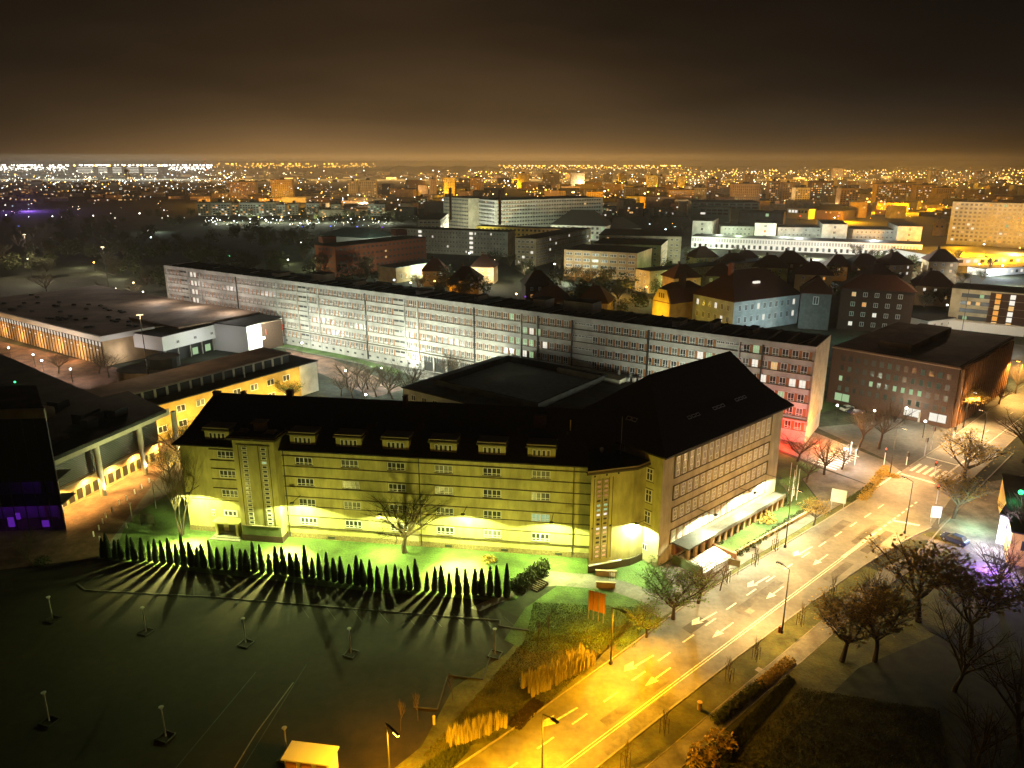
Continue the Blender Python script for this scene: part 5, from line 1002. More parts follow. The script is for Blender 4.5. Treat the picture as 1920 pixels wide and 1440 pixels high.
for k, (al, of_) in enumerate(((-16, 8.4), (-40, -3.5), (-18, -3.5), (190, 11), (188, -3), (225, 12), (262, -4), (300, 12))):   # the avenue's own lamps beyond the frame
    p = RF.w(al, of_)
    fr = Fr((p.x, p.y), RA+(math.pi/2)*(-1 if of_ > 0 else 1)); o = empty('street_lamp', (p.x, p.y, 0), 'far street lamp further along the avenue', 'street lamp', 'street lamps further along the avenue')
    m = MB(fr); m.tube((0, 0, 0), (0, 0, 9.6), .11, .06, n=6); m.box(-.1, 2.0, -.1, .1, 9.5, 9.65); m.build('pole', M['metal'], o); m = MB(fr); m.box(1.2, 2.0, -.13, .13, 9.4, 9.48); m.build('lens', E_['sod'], o)
    lamp('SPOT', fr.w(1.7, 0, 9.3), 34000, SOD if al < 100 else AMB, .25, 155, .5, name='street_lamp_light')
# school wall lights: cut-off floodlights on short brackets
def wall_light(fr, x, y, zz, power, col=FLOOD, out=3.3, lb_='', par=None, tilt=(0, -.28, -1), size=157, rz=0):
    m = MB(fr); m.tube((x, y, zz), (x, y-out, zz+.15), .05, n=5, m=0); m.box(x-.3, x+.3, y-out-.35, y-out+.1, zz+.05, zz+.25, 0); m.build('floodlight', M['metal'], par or sch)
    d = Vector((tilt[0], tilt[1], tilt[2])); dw = Vector((fr.c*d.x-fr.s*d.y, fr.s*d.x+fr.c*d.y, d.z))
    lamp('SPOT', fr.w(x, y-out-.1, zz), power, col, .12, size, .12, dw, name='floodlight_beam')
    if fr is LF:
        d2 = Vector((0, -.25, -1)); lamp('SPOT', fr.w(x, y-out-.5, 5.6), 9000, col, .08, 128, 1.0, (fr.c*d2.x-fr.s*d2.y, fr.s*d2.x+fr.c*d2.y, d2.z), name='floodlight_beam')
    if fr is HF:
        d2 = Vector((0, -.3, -1)); lamp('SPOT', fr.w(x, y-out-.5, zz), power*.5, col, .10, 84, .9, (fr.c*d2.x-fr.s*d2.y, fr.s*d2.x+fr.c*d2.y, d2.z), name='floodlight_beam')
    if fr is LF and x not in (36.0, 64.0):
        d2 = Vector((0, -.68, -1)); lamp('SPOT', fr.w(x, y-out-.5, 5.6), 92000, (1, .93, .25), .12, 93, .8, (fr.c*d2.x-fr.s*d2.y, fr.s*d2.x+fr.c*d2.y, d2.z), name='floodlight_beam')
wall_light(LF, 2.6, 0, 8.6, 16000); wall_light(LF, 21.0, 0, 8.0, 22000); wall_light(LF, 49.8, 0, 8.0, 22000); wall_light(LF, 64.0, 0, 7.6, 17000)
wall_light(LF, 36.0, 0, 7.0, 13000)
for xf in (6, 24, 42, 58): lamp('SPOT', LF.w(xf, -11.3, 4.4), 5200, (1, .93, .20), .25, 125, .9, (-LF.s, LF.c, .42), name='facade_fill_light')  # added fills without fixtures, here and below, lifting the upper school walls
lamp('SPOT', LF.w(74, -14, 4.4), 5600, (1, .80, .10), .25, 110, .9, (-LF.s+.1, LF.c, .5), name='facade_fill_light')
wall_light(HF, 10.4, 0, 6.8, 13000, (1, 1, .62)); wall_light(HF, 22.5, 0, 7.0, 14000, (.95, 1, .62)); wall_light(HF, 31, 0, 7.2, 14000, (.9, 1, .62))
HS = Fr(HF.w(0, HD), HF.a-math.pi/2)
wall_light(HS, HD-2.6, 0, 7.4, 14000, (.85, 1, .55), out=2.4)
# parking-lot posts, unlit
for q, qt, lit_ in (((99, 1162), (92, 1119), 0), ((274, 1185), (268, 1139), 0), ((461, 1207), (455, 1159), 0), ((658, 1226), (653, 1178), 0), ((928, 1228), (928, 1179), 0), ((93, 1353), (83, 1298), 0), ((311, 1382), (302, 1325), 0), ((539, 1422), (533, 1364), 0), ((920, 1115), (921, 1068), 0), ((524, 1075), (522, 1036), 0), ((293, 955), (291, 901), 0), ((249, 980), (242, 943), 0)):
    p = P(*q); h = Zat(*qt, p.y); fr = Fr((p.x, p.y), -.35); i_ = '%d' % q[0]
    lbs = {99: 'short pale lamp post at the far left of the car park', 274: 'short lamp post, second from the left in the upper car park row', 461: 'short lamp post, third from the left in the upper car park row', 658: 'short lamp post, fourth from the left in the upper car park row', 928: 'short pale lamp post at the right corner of the car park', 93: 'short dim lamp post in the lower car park row, nearer the left edge', 311: 'short bright lamp post in the lower car park row', 539: 'short lamp post behind the kiosk', 920: 'dark lamp post at the right end of the thuja row', 524: 'dark lamp post amid the thuja row', 293: 'thin lamp post on the plaza beside the tall tree', 249: 'pale lamp post at the edge of the plaza lawn'}
    o = empty('lamp_post', (p.x, p.y, 0), lbs[q[0]], 'lamp post')
    m = MB(fr); m.tube((0, 0, .15), (0, 0, h-.25), .09, .075, n=8); m.build('pole', M['galv'], o); m = MB(fr); m.tube((0, 0, h-.28), (0, 0, h-.05), .13, .2, n=8); m.tube((0, 0, h-.05), (0, 0, h), .28, .28, n=8); m.build('lamp_head', M['white'], o)
    if q[1] > 1120 or q[0] in (920,):
        m = MB(fr)
        for (x0, x1, y0, y1) in ((-.8, .8, -.8, -.68), (-.8, .8, .68, .8), (-.8, -.68, -.68, .68), (.68, .8, -.68, .68)): m.box(x0, x1, y0, y1, 0, .14)
        m.build('base_kerb', M['metal'], o)
# bollards of the plaza
bm = MB(); bm.tube((0, 0, 0), (0, 0, .85), .12, n=8); bm.ball((0, 0, .88), .14); bme = bm.mesh('bollard', [M['white']])
for q in ((176, 1006), (186, 994), (193, 982), (199, 971), (210, 960), (224, 946), (238, 938), (253, 926), (266, 916), (280, 905), (188, 1015), (238, 990), (214, 1028)): tag(link('bollard', bme, None, P(*q)), 'white bollard in the curved line across the plaza', 'bollard', 'plaza bollards')
# info board on the lawn
p = P(264, 985); fr = Fr((p.x, p.y), -.1); o = empty('notice_board', (p.x, p.y, 0), 'wide grey notice board on two posts beside the tall tree', 'notice board')
m = MB(fr); m.box(0, 2.6, 0, .1, .5, 2.1); m.build('panel', M['grey_board'], o)
for x in (.1, 2.4): m = MB(fr); m.box(x, x+.1, .02, .08, 0, .5); m.build('leg', M['metal'], o)
# orange billboard
p0_, p1_ = P(1103, 1160), P(1131, 1168); fr, ln = frab(p0_, p1_); o = empty('billboard', (p0_.x, p0_.y, 0), 'orange banner billboard on thin posts on the green lawn', 'billboard')
m = MB(fr); m.box(-.1, ln+.2, 0, .08, 1.5, 4.6); m.build('banner', M['banner'], o)
for k in range(4): m = MB(fr); m.box(k*ln/3-.05, k*ln/3+.05, -.12, -.02, 0, 4.8); m.build('leg', M['galv'], o)
# direction boards near junction, white panel, sign
for q, w_, h_, z0, m_, lb_, cat in (((1569, 957), 2.6, 2.6, 1.6, 'bluish', 'pale green direction board on two posts by the left pavement', 'road sign'), ((1752, 982), 1.7, 2.2, 1.2, 'white', 'white advertising panel on the right side of the junction', 'panel'), ((1374, 1076), 1.9, 1.1, 1.4, 'grey_board', 'small dark board at the corner of the hall garden', 'sign')):
    p = P(*q); fr = Fr((p.x, p.y), RA-1.25 if cat != 'panel' else RA-.9); o = empty('sign_board', (p.x, p.y, 0), lb_, cat)
    m = MB(fr); m.box(-w_/2, w_/2, 0, .1, z0, z0+h_); m.build('panel', M[m_], o)
    for x in (-w_*.4, w_*.4): m = MB(fr); m.box(x-.05, x+.05, .02, .08, 0, z0); m.build('leg', M['galv'], o)
# traffic lights
def signal(q, h, lit_, lb_, rz=0.0, heads=1):
    p = P(*q); fr = Fr((p.x, p.y), RA-math.pi/2+rz); o = empty('traffic_light', (p.x, p.y, 0), lb_, 'traffic light')
    m = MB(fr); m.tube((0, 0, 0), (0, 0, h), .09, n=8); m.build('pole', M['white'], o)
    m = MB(fr); m.box(-.2, .2, -.32, -.08, h-1.0, h); hd_ = m.build('signal_head', M['metal'], o)
    for k, c in enumerate(('green', 'amber', 'red')):
        on = c in lit_; m = MB(fr); zz = h-.82+k*.32; m.tube((0, -.36, zz), (0, -.32, zz), .13 if not on else .15, n=10); m.build('lens', E_['red'] if on and c == 'red' else (E_['green'] if on and c == 'green' else (E_['sod'] if on else M['glass'])), hd_)
    if 'red' in lit_: lamp('POINT', fr.w(0, -.6, h-.2), 35, (1, .1, .04), .15, name='signal_light')
    return o
signal((1587, 868), 4.2, ('green',), 'traffic light with white pole at the side street mouth'); signal((1592, 866), 4.6, ('red',), 'tall traffic light behind the one at the side street mouth', 2.8); signal((1602, 872), 3.6, (), 'white-topped traffic light left of the zebra crossing', 2.5)
signal((1657, 872), 4.0, ('red',), 'red-lit traffic light at the right end of the side-street crossing', .4); signal((1733, 855), 4.2, (), 'traffic light at the left side of the avenue crossing', 3.0); signal((1745, 843), 5.4, (), 'tall white mast at the left side of the avenue crossing', 3.0)
signal((1752, 893), 3.4, ('red',), 'red traffic light on the far side of the avenue'); signal((1755, 945), 4.0, ('red',), 'red traffic light beside the white advertising panel'); signal((1699, 872), 3.0, (), 'squat double signal box near the museum path', 1.0); signal((1787, 822), 3.0, (), 'squat signal box on the far pavement beyond the crossing', 1.0)
# young trees in wooden guards along both verges
for i, q in enumerate(((1172, 1440), (1245, 1375), (1367, 1278), (1417, 1237), (1452, 1032), (1415, 1060), (1362, 1092), (1500, 1172), (1560, 1120))):
    p = P(*q); o = empty('guarded_sapling', (p.x, p.y, 0), 'young tree inside a wooden stake guard on the avenue verge', 'sapling', 'staked saplings along the avenue')
    m = MB(Fr((p.x, p.y), RA))
    for a in (-.35, .35):
        for c_ in (-.35, .35): m.tube((a, c_, 0), (a, c_, 2.0), .04, n=4)
    for zz in (1.2, 1.9):
        for a in (-.35, .35): m.tube((a, -.35, zz), (a, .35, zz), .03, n=4); m.tube((-.35, a, zz), (.35, a, zz), .03, n=4)
    m.build('guard', M['bark'], o, kind='stuff'); 
    t_ = link('crown', TREES['young'][1], o, (0, 0, 0), R0.random()*6, (.55, .55, .95)); link('trunk', TREES['young'][0], o, (0, 0, 0), 0, (.55, .55, .95))
p = P(1311, 1330); m = MB(Fr((p.x, p.y), 0)); m.tube((0, 0, 0), (0, 0, .95), .26, .28, n=10); m.tube((0, 0, .95), (0, 0, 1.05), .32, n=10); tag(m.build('litter_bin', M['tan'], origin=p), 'round litter bin on the right verge between two staked saplings', 'litter bin')
p = P(814, 1358); m = MB(Fr((p.x, p.y), 0)); m.tube((0, 0, 0), (0, 0, 1.0), .16, n=8); m.ball((0, 0, 1.05), .2); tag(m.build('hydrant', M['straw'], origin=p), 'pale yellow hydrant post on the grass bank', 'hydrant')
p = P(1462, 1186); m = MB(Fr((p.x, p.y), RA)); m.box(-.2, .2, -.15, .15, 0, .95); m.box(-.23, .23, -.18, .18, .95, 1.0); tag(m.build('cable_box', M['brick'], origin=p), 'small brown cable box at the foot of the right lamp', 'cable box')
# ramp railings and pergola slats
for q0, q1, lb_, h_ in (((1117, 1079), (1155, 1081), 'short upper parapet wall on the ramp below the stair tower', .9), ((1118, 1101), (1153, 1103), 'short lower parapet wall on the ramp below the stair tower', .9)):
    a, c = P(*q0), P(*q1); fr, ln = frab(a, c); m = MB(fr); m.box(0, ln, -.12, .12, 0, h_); m.box(-.1, ln+.1, -.2, .2, h_, h_+.1); tag(m.build('ramp_wall', M['tan'], origin=a), lb_, 'wall')
for i in range(4): a, c = P(1143+i*3, 1083), P(1143+i*3, 1098); m = MB(); m.tube((a.x, a.y, .9), (c.x, c.y, .9), .03, n=4); m.tube((a.x, a.y, 0), (a.x, a.y, .9), .03, n=4); tag(m.build('railing', M['galv'], origin=a), 'thin rail across the ramp between its two walls', 'railing', 'ramp rails')
a = P(988, 1102); m = MB(Fr((a.x, a.y), -.7))
for i in range(7): m.box(-2, 2, i*.42, i*.42+.22, .05, .2+i*.06)
tag(m.build('timber_steps', M['bark'], origin=a), 'dark flight of steps beside the bush clump', 'steps')
for q in ((1328, 1050), (1452, 955)): pass
strip('garden_wall', [tuple(HF.loc(P(*q))[:2]) for q in ((1356, 1052), (1475, 985), (1540, 948))], .4, 0, .5, M['tan'], HF, kind='thing')
for o in list(sc.objects):
    if o.name.startswith('garden_wall'): tag(o, 'low stone wall between the hall garden and the pavement', 'wall')
# benches on plaza
# kiosk at the bottom edge
k0, k1, k2 = P(530, 1423, 2.6), P(617, 1434, 2.6), P(619, 1400, 2.6); fr, ln = frab(k0, k1); dpk = abs(fr.loc(k2)[1]); o = empty('kiosk', (k0.x, k0.y, 0), 'small kiosk with a flat white roof and orange walls at the bottom edge', 'kiosk')
m = MB(fr); m.box(.1, ln-.1, .1, dpk, 0, 2.5); m.build('wall', M['white'], o); m = MB(fr); m.box(-.15, ln+.1, -.15, dpk+.15, 2.5, 2.66); m.build('roof', M['white'], o)
for k in range(3): m = MB(fr); m.box(.3+k*ln*.33, ln*.27+k*ln*.33, 0, .1, .4, 2.3); m.build('shutter', M['banner'], o)
# parked cars
def car(loc, rz, lb_, body='carbody', group=None):
    fr = Fr((loc.x, loc.y), rz); o = empty('parked_car', (loc.x, loc.y, 0), lb_, 'car', group)
    def sec(x, w_, z0, z1): return [(x, -w_, z0), (x, w_, z0), (x, w_*.96, z1), (x, -w_*.96, z1)]
    m = MB(fr); m.loft([sec(-2.1, .75, .35, .75), sec(-1.9, .86, .3, .92), sec(-.9, .88, .28, .95), sec(.9, .88, .28, .95), sec(1.9, .84, .3, .82), sec(2.12, .72, .35, .65)]); m.build('body', M[body], o)
    m = MB(fr); m.loft([rect(-1.75, 1.05, -.82, .82, .93), rect(-1.25, .35, -.62, .62, 1.42)]); m.build('cabin_glass', M['glass'], o)
    m = MB(fr); m.loft([rect(-1.2, .3, -.6, .6, 1.421), rect(-1.15, .25, -.55, .55, 1.46)]); m.build('roof', M[body], o)
    for x in (-1.35, 1.35):
        for y in (-.84, .84): m = MB(fr); m.tube((x, y-.1, .32), (x, y+.1, .32), .32, n=12, m=0); m.tube((x, y-.105, .32), (x, y+.105, .32), .18, n=8, m=1); m.build('wheel', [M['rubber'], M['galv']], o)
    for y in (-.6, .6): m = MB(fr); m.box(2.0, 2.1, y-.16, y+.16, .6, .74); m.build('headlight', M['white'], o)
    return o
car(P(1789, 1016), 2.2, 'dark blue car parked on the purple-lit car park'); car(P(1590, 770), .3, 'pale car parked beside the museum path at left', 'bluish'); car(P(1604, 775), .3, 'dark car parked beside the museum path, next to the pale one')
sheet('car_park', px((1760, 985), (1850, 905), (1925, 890), (2050, 1000), (1990, 1180), (1900, 1130), (1790, 1065)), 0.028, M['pave'])
strip('kerb', [tuple(q) for q in px((1715, 1050), (1760, 995), (1845, 905), (1900, 850))], .2, 0, .12, M['kerb'])
for i, (q0, q1) in enumerate((((1845, 1040), (1885, 1053)), ((1842, 1052), (1884, 1062)), ((1848, 1064), (1884, 1063)))):
    a, c = P(*q0), P(*q1); m = MB(); m.tube((a.x, a.y, .1), (c.x, c.y, .1), .09, n=4); tag(m.build('barrier_bar', M['metal'], origin=a), 'dark bar lying across the bright patch by the yellow wall', 'bar', 'bars by the yellow wall')
p = P(1873, 1010); m = MB(Fr((p.x, p.y), 0)); m.tube((0, 0, 0), (0, 0, 4.5), .06, n=6); m.tube((-1.0, 0, 4.2), (1.8, .2, 4.4), .04, n=5); tag(m.build('flood_mast', M['metal'], origin=p), 'thin mast with a cross arm beside the white side wall', 'mast')
for q in ((1484, 940), (1488, 930), (1493, 938), (1478, 925)): pp = P(*q); m = MB(); m.tube((pp.x, pp.y, 0), (pp.x, pp.y, 6.5), .06, n=5); tag(m.build('flagpole', M['white'], origin=pp), 'slim white flagpole beyond the far corner of the hall', 'flagpole', 'flagpoles by the hall')
p = P(1722, 792); fr = Fr((p.x, p.y), .2); m = MB(fr); m.box(0, 9, 0, .5, 0, 2.6); tag(m.build('screen_wall', M['concrete'], origin=p), 'short grey concrete screen wall before the museum', 'wall')
# ------------------------------------------------------------------ globe lamps with real light (near and middle distance)
gm_ = MB(); gm_.tube((0, 0, 0), (0, 0, 3.9), .07, n=6, m=0); gm_.ball((0, 0, 4.1), .28, 10, 6, m=1); GL_ = {}
for k_ in ('white', 'cold', 'warm', 'sod'): GL_[k_] = gm_.mesh('globe_lamp', [M['metal'], E_[k_]])
def globe(q, kind, power, col, lb_, group=None, s_=1.0, zl=4.6):
    p = P(*q, 4.1*s_); p.z = 0; o = tag(link('globe_lamp', GL_[kind], None, p, 0, s_), lb_, 'lamp', group)
    if power: lamp('POINT', (p.x, p.y, zl*s_+.2), power, col, .35, name='globe_lamp_light')
for q in ((16, 652), (62, 665), (78, 676), (132, 692)): globe(q, 'cold', 3000, (1, .82, .66), 'bright globe lamp on the promenade before the sports hall', 'promenade globe lamps')
for q in ((139, 541), (139, 555), (178, 561), (217, 541), (268, 547)): globe(q, 'white', 4200, (1, .86, .66), 'bright globe lamp on the forecourt left of the slab end', 'forecourt globe lamps')
for q, pw_, c_, lb_ in (((566, 643), 3500, (.95, 1, .95), 'glaring lamp before the slab entrance'), ((715, 690), 6000, (.85, 1, .85), 'glaring lamp in the courtyard left of the shining tree'), ((686, 740), 4500, (.9, 1, .92), 'lamp glowing in the courtyard grove'), ((648, 695), 3500, (.8, .95, 1), 'bluish lamp among the courtyard trees'), ((765, 672), 3000, (.9, 1, .85), 'lamp hidden behind the shining courtyard tree'), ((520, 660), 1200, (.9, 1, 1), 'lamp beside the red banner'), ((1150, 735), 6500, (.92, 1, .92), 'lamp between the court building and the slab'), ((905, 700), 2500, (.9, 1, .75), 'lamp behind the court building')):
    globe(q, 'white', pw_, c_, lb_)
for q, pw_, c_, lb_ in (((1584, 842), 8000, (1, .92, .85), 'glaring white lamp at the side-street crossing'), ((1640, 770), 1600, (.95, 1, .7), 'lamp on the museum lawn'), ((1700, 765), 2600, (.95, 1, .85), 'lamp by the museum entrance'), ((1570, 760), 3000, (.9, 1, .7), 'lamp behind the slab end'), ((1735, 790), 3500, (1, .9, .6), 'lamp on the museum forecourt'), ((1795, 745), 1500, AMB, 'lamp under the yellow tree'), ((1880, 690), 2600, (.5, 1, .3), 'lamp on the grass strip right of the museum')):
    globe(q, 'white', pw_, c_, lb_)
for xx, yy, pw_ in ((SL-3, -4.5, 5200), (SL+3, 2.5, 3000), (SL-9, -4, 2200)): lamp('POINT', SF.w(xx, yy, 1.6), pw_, (1, .025, .01), .3, name='red_flood')
lamp('POINT', P(1572, 800, 4.5), 6500, (1, .48, .08), .3, name='corner_lamp'); lamp('POINT', P(1545, 815, 3.5), 2500, (1, .45, .1), .3, name='amber_flood')
lamp('POINT', P(1862, 990, 4.0), 6500, (.78, .72, 1), .3, name='car_park_light'); lamp('POINT', P(1862, 1055, 1.6), 3000, (.35, .12, 1), .4, name='purple_light'); lamp('POINT', P(1830, 960, 3.5), 2600, (.5, 1, .6), .3, name='green_light')
lamp('POINT', P(1905, 930, 6.9), 260, (.1, 1, .3), .4, name='beacon_light'); lamp('POINT', P(1905, 1040, 3.5), 500, (1, .8, .3), .3, name='wall_light')
# library underside and column uplights
for k in range(5): lamp('SPOT', LBF.w(3+k*LBL/4.6, 1.9, 4.3), 9000, (1, .56, .13), .3, 150, .6, (0, 0, -1), name='canopy_light')
for g in colx: lamp('SPOT', LBF.w(g[0], -.6, .2), 5000, (1, .78, .5), .1, 60, .6, (-LBF.s*.22, LBF.c*.22, 1), name='column_uplight')
lamp('SPOT', LBF.w(LBL*.55, -17, 6), 16000, (.9, 1, .45), .3, 120, .9, (-LBF.s, LBF.c, .3), name='plaza_flood')
for k in range(6): lamp('POINT', yf.w(3+k*8, -4.0, 4.0), 2600, (1, .70, .20), .3, name='yellow_wing_light')
for k in range(7): lamp('POINT', hf.w(6+k*hln/7.5, -3.2, 3.0), 2200, (1, .55, .22), .3, name='hall_wall_light')
def mast(p, h, power, col, lb_):  # added masts with lamps, put in to light the flat roofs
    p = Vector(p); p.z = 0; m = MB(Fr((p.x, p.y), .4)); m.tube((0, 0, 0), (0, 0, h), .16, .09, n=6, m=0); m.box(-.9, .9, -.15, .15, h-.1, h+.15, 0); m.box(-.8, .8, -.12, .12, h-.16, h-.11, 1)
    tag(m.build('flood_mast', [M['metal'], E_['warm']], origin=p), lb_, 'mast'); lamp('POINT', (p.x, p.y, h-.5), power, col, .4, name='roof_fill_light')
mast(P(60, 520), 24, 60000, (1, .78, .58), 'added tall fill-light mast beyond the far side of the sports hall, nearest the left edge')
mast(yf.w(20, 30), 24, 7000, (1, .72, .42), 'added tall fill-light mast between the yellow wing and the white entrance building')
mast(P(205, 545), 22, 42000, (1, .80, .62), 'added tall fill-light mast on the forecourt by the slab end')
mast(P(1800, 640), 26, 30000, (1, .70, .42), 'added tall fill-light mast behind the brick museum')
lamp('POINT', hf.w(hln+3.5, 4, 4), 900, (1, .9, .9), .3, name='hall_side_light'); lamp('POINT', cf.w(cln*.5, -6, 5), 700, (.95, .95, 1), .3, name='entrance_light')
for k in range(8): lamp('POINT', SF.w(76+k*20.5, -12, 8), 11500, (.90, 1, .80), .4, name='slab_fill_light')  # added lamps without fixtures, here and below, brightening the slab front
for k in range(3): lamp('POINT', SF.w(6+k*22, -9, 14.5), 3800, (1, .90, .80), 1.5, name='slab_fill_light')
# middle distance washes
def wash(q, power, col, z_=6, r_=.8): lamp('POINT', P(*q, z_), power, col, r_, name='district_lamp_light')
SOFTG = (.85, 1, .75)
for q, pw_, c_, z_ in (((800, 505), 26000, SOFTG, 6), ((870, 515), 20000, SOFTG, 6), ((745, 500), 16000, SOFTG, 6), ((925, 515), 9000, (1, .8, .5), 6), ((990, 505), 9000, (1, .95, .6), 6), ((1060, 510), 22000, (.9, 1, .75), 6), ((1095, 490), 14000, (.8, 1, .65), 6), ((1042, 505), 3000, (1, .8, .7), 6),
    ((1090, 530), 9000, AMB, 5), ((1150, 535), 12000, AMB, 5), ((1190, 540), 7000, SOD, 5), ((770, 545), 3500, AMB, 5), ((810, 540), 6500, SOD, 5), ((730, 530), 1600, SOFTG, 5), ((843, 540), 2500, SOD, 5), ((1225, 545), 5000, (.8, 1, .35), 6), ((1255, 525), 9000, (.8, 1, .35), 6), ((1285, 505), 9000, (.6, 1, .4), 6), ((1212, 545), 3000, (1, .7, .3), 5),
    ((1237, 615), 9000, (1, .62, .05), 6), ((1215, 610), 3500, SOD, 5), ((1290, 620), 2000, SOD, 5), ((1440, 625), 3500, (.75, .97, 1), 5), ((1478, 612), 6500, (.7, .93, 1), 4), ((1395, 630), 1500, (.8, 1, .8), 5), ((1530, 612), 500, (.6, 1, .9), 5), ((1600, 622), 1000, (.2, 1, .6), 4),
    ((1320, 460), 30000, SOFTG, 4), ((1385, 468), 60000, (.9, 1, .7), 12), ((1480, 470), 70000, (.95, 1, .85), 12), ((1560, 475), 26000, (.95, 1, .9), 12), ((1650, 478), 60000, (.95, 1, .9), 12), ((1720, 478), 40000, (1, .9, .7), 10), ((1430, 474), 22000, (1, 1, .9), 3), ((1530, 477), 22000, (1, 1, .9), 3), ((1620, 479), 22000, (1, 1, .95), 3),
    ((1350, 434), 22000, SOFTG, 11), ((1385, 436), 24000, (.8, 1, .6), 11), ((1470, 438), 30000, (.9, 1, .8), 11), ((1500, 440), 28000, (.95, 1, .9), 11), ((1640, 444), 28000, (.95, 1, .95), 11),
    ((1770, 470), 60000, SOD, 8), ((1810, 462), 120000, SOD, 10), ((1840, 470), 110000, SOD, 8), ((1890, 475), 110000, SOD, 8), ((1860, 466), 110000, SOD, 10), ((1905, 462), 120000, AMB, 10), ((1800, 440), 60000, SOD, 14), ((1880, 500), 26000, (.8, .9, 1), 6), ((1840, 520), 14000, (.9, .95, 1), 6), ((1800, 510), 9000, (.9, .95, 1), 6), ((1900, 515), 12000, (.9, 1, .9), 6),
    ((1780, 615), 3500, (.9, 1, .95), 5), ((1830, 622), 2600, (1, .85, .7), 5), ((1890, 635), 2600, (.9, 1, .95), 5), ((1720, 570), 1500, (1, 1, 1), 5), ((900, 430), 60000, (.9, 1, .75), 10), ((960, 432), 60000, (.9, 1, .75), 10), ((1020, 440), 30000, (.95, 1, .85), 8), ((860, 425), 40000, (1, .95, .8), 10), ((820, 428), 20000, SOFTG, 8),
    ((1085, 455), 16000, (1, .8, .95), 6), ((905, 445), 16000, (.9, 1, .4), 6), ((1000, 440), 14000, (.9, 1, .4), 6), ((180, 500), 3500, (1, .9, .5), 4), ((220, 510), 3500, (1, .95, .6), 4), ((60, 520), 1500, (1, 1, .6), 4), ((150, 490), 3000, (1, .95, .55), 4), ((560, 505), 7000, (.95, 1, .5), 5), ((585, 490), 5500, (.95, 1, .5), 5), ((540, 480), 3500, (.95, 1, .5), 5), ((290, 425), 10000, (.8, 1, .8), 5), ((610, 455), 9000, SOFTG, 5), ((700, 450), 12000, SOFTG, 5), ((1310, 545), 1600, AMB, 4), ((1330, 535), 5000, (1, .95, .75), 4), ((1350, 540), 2500, (.5, 1, .3), 4), ((1610, 525), 2500, AMB, 4), ((1645, 590), 1500, SOD, 4)):
    wash(q, pw_, c_, z_)
lamp('POINT', GFr.w(gln*.5, -6, 4.5), 5000, (1, .66, .06), .4, name='gable_lamp')
# glints: visible lamp heads in the middle distance, each on its pole
mid = [(713, 618, 'white'), (135, 462, 'white'), (250, 530, 'warm'), (52, 485, 'white'), (176, 492, 'sod'), (590, 484, 'warm'), (540, 487, 'white'), (565, 455, 'white'), (739, 525, 'cold'), (770, 530, 'warm'), (815, 527, 'sod'), (843, 523, 'sod'), (850, 525, 'sod'), (928, 487, 'white'), (1040, 495, 'white'), (880, 475, 'white'), (1212, 538, 'sod'), (1088, 530, 'warm'), (968, 551, 'warm'),
       (1620, 508, 'warm'), (1776, 572, 'white'), (1755, 505, 'cold'), (1836, 495, 'white'), (1880, 498, 'white'), (1808, 423, 'sod'), (1845, 458, 'white'), (1903, 445, 'sod'), (1865, 445, 'white'), (1690, 478, 'sod'), (1565, 408, 'white'), (1572, 405, 'pink'), (1692, 387, 'purple'), (1284, 356, 'purple'), (1500, 405, 'red'), (1100, 388, 'purple'), (1222, 392, 'white'), (1236, 362, 'white'), (663, 332, 'blue'), (800, 333, 'cold'),
       (567, 425, 'blue'), (620, 424, 'blue'), (670, 425, 'blue'), (717, 426, 'purple'), (35, 424, 'blue'), (278, 432, 'white'), (283, 445, 'cold'), (430, 480, 'green'), (1218, 420, 'cold'), (1225, 440, 'cold'), (1140, 440, 'white'), (1248, 430, 'cold'), (1265, 425, 'cold'), (1105, 425, 'white'), (1000, 540, 'purple'), (1008, 544, 'pink'), (1003, 556, 'blue'), (985, 556, 'purple')]
for i, (x, y, k_) in enumerate(mid):
    k2 = k_ if k_ in GL_ else None
    if k2 is None: GL_[k_] = gm_.mesh('globe_lamp', [M['metal'], E_[k_]])
    zl = 5.5; p = P(x, y, zl); s_ = max(1.0, p.y/330); p.z = 0; hh = zl/4.1
    tag(link('area_lamp', GL_[k_], None, p, 0, (s_*1.3, s_*1.3, hh)), '%s lamp glowing among the dark gardens and streets of the middle distance' % dict(white='white', warm='warm white', sod='orange', cold='bluish white', pink='pink', purple='violet', blue='blue', red='red', green='green')[k_], 'lamp', '%s lamps of the middle distance' % k_)
# far street lamps of the city: 300 single lamps, the rest one mass
fl = MB(); fl.tube((0, 0, 0), (0, 0, 8), .15, n=4, m=0); fl.ball((0, 0, 8.6), 1.0, 6, 4, m=1)
FL = {k: fl.mesh('far_street_lamp', [M['metal'], E_[k]]) for k in ('white', 'warm', 'sod', 'cold')}
rr = random.Random(77); pts = []
for k in range(620): x = rr.uniform(0, 400); pts.append((x, rr.uniform(317.0, 322), 'white', 1.7))
for k in range(190): x = rr.uniform(400, 708); pts.append((x, 315+rr.uniform(-1, 2.0), 'sod', 2.0))
for k in range(230): x = 935+k*1.5+rr.uniform(-1, 1); pts.append((x, 318+rr.uniform(-1, 1), 'sod' if rr.random() < .7 else 'warm', 1.5))
for k in range(320): pts.append((rr.uniform(0, 460), rr.gauss(338, 8), rr.choice(('white', 'white', 'cold', 'warm', 'sod')), .8))
for k in range(360): pts.append((rr.uniform(400, 860), rr.uniform(324, 400), rr.choice(('white', 'cold', 'sod', 'warm', 'sod')), .8))
for k in range(1100): pts.append((rr.uniform(820, 1920), 322+abs(rr.gauss(0, 26)), rr.choice(('sod', 'sod', 'sod', 'warm', 'warm', 'white')), .8))
for k in range(420): pts.append((rr.uniform(1250, 1920), rr.uniform(316, 345), rr.choice(('sod', 'warm', 'sod')), .7))
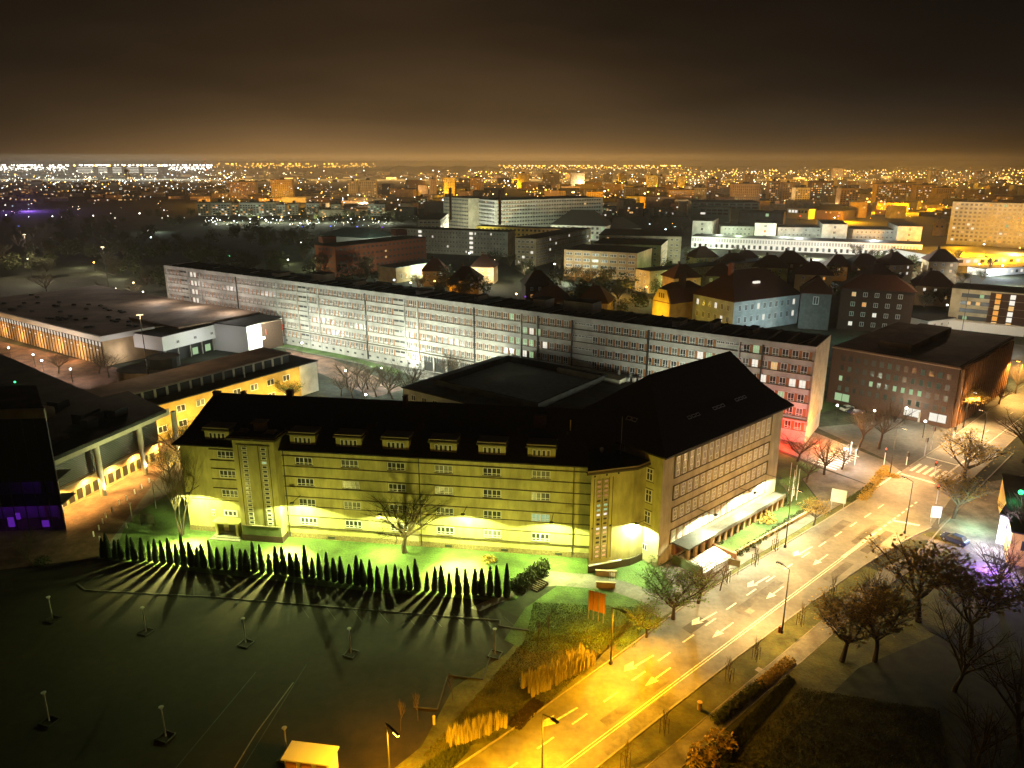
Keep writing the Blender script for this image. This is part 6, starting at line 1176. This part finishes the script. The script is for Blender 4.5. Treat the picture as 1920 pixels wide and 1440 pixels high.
for k in range(90): pts.append((rr.uniform(380, 730), rr.uniform(398, 410), rr.choice(('white', 'white', 'warm', 'cold')), .8))
for k in range(60): pts.append((rr.uniform(1000, 1260), rr.uniform(355, 378), rr.choice(('sod', 'sod', 'warm')), 1.3))
for k in range(50): pts.append((rr.uniform(1620, 1790), rr.uniform(366, 386), 'sod', 1.3))
for k in range(12): pts.append((10+k*41.5+rr.uniform(-4, 4), 396+(k % 3), 'white', 1.1))
for k in range(34): pts.append((rr.uniform(0, 330), rr.uniform(360, 395), rr.choice(('white', 'cold', 'warm')), .5))
for k in range(40): pts.append((rr.uniform(1750, 1920), rr.uniform(450, 478), rr.choice(('sod', 'sod', 'white')), .6))
pts = [(x, max(y, 310.5), k, s_) for x, y, k, s_ in pts]
pts.sort(key=lambda q: -q[1]); mass = {k: MB() for k in FL}
for i, (x, y, k, s_) in enumerate(pts):
    p = P(x, y, 9); s_ *= rr.choice((.3, .4, .5, .7, 1.0)); s_ *= max(.7, min(p.y/1300, 3.2)); p.z = 0
    if i < 290: tag(link('far_street_lamp', FL[k], None, p, 0, s_), '%s street lamp, one point of light in the far city' % dict(white='white', warm='warm white', sod='orange', cold='bluish white')[k], 'street lamp', '%s street lamps of the far city' % dict(white='white', warm='warm', sod='orange', cold='bluish')[k])
    else:
        m = mass[k]; m.fr = Fr((p.x, p.y), 0); m.ball((0, 0, 8.6*s_), 1.0*s_, 6, 4)
for k, m in mass.items(): tag(m.build('city_lights', E_[k]), 'countless %s points of light towards the horizon' % dict(white='white', warm='warm white', sod='orange', cold='bluish white')[k], 'lights', kind='stuff')
for x in range(10, 400, 30): lamp('POINT', P(x, 324, 25), 700000, (1, .95, .75), 6, name='railyard_light')
for k in range(90):
    x = rr.uniform(780, 1900); y = 335+abs(rr.gauss(0, 22)); lamp('POINT', P(x, y, 9), rr.uniform(.8, 2.6)*((H/ max(4, (y-306)))**2)*30000, SOD if rr.random() < .75 else WARM, 3, name='district_lamp_light')
for x in range(415, 1920, 42): lamp('POINT', P(x, 322, 30), 1100000 if x < 1300 else 700000, (1, .55, .16), 6, name='horizon_haze_light')  # added row of lights, making the haze glow along the horizon
for k in range(16): x = rr.uniform(385, 730); lamp('POINT', P(x, 405, 7), 15000, (.95, 1, .7), 2, name='district_lamp_light')
for q, c_ in (((431, 372), SOD), ((455, 374), AMB), ((530, 376), SOD), ((1120, 384), SOD), ((1190, 376), SOD), ((1650, 387), SOD), ((1690, 387), SOD), ((1740, 388), SOD), ((1590, 402), SOD), ((1500, 396), AMB), ((1395, 384), WARM), ((1060, 380), SOD), ((50, 384), (.12, .05, .36)), ((680, 376), WARM)): lamp('POINT', P(*q, 8), 420000, c_, 3, name='district_lamp_light')

# ------------------------------------------------------------------ night haze
hz = MB(); hz.box(-14500, 14500, -900, 16500, -1.5, 95); hm = bpy.data.materials.new('haze_air'); hm.use_nodes = True; t = hm.node_tree; t.nodes.clear()
pv = t.nodes.new('ShaderNodeVolumePrincipled'); pv.inputs['Color'].default_value = (.9, .88, .85, 1); pv.inputs['Density'].default_value = 0.00009; pv.inputs['Anisotropy'].default_value = .3
ou = t.nodes.new('ShaderNodeOutputMaterial'); t.links.new(pv.outputs[0], ou.inputs['Volume']); tag(hz.build('haze', hm), 'thin night haze over the whole city', 'haze', kind='stuff')
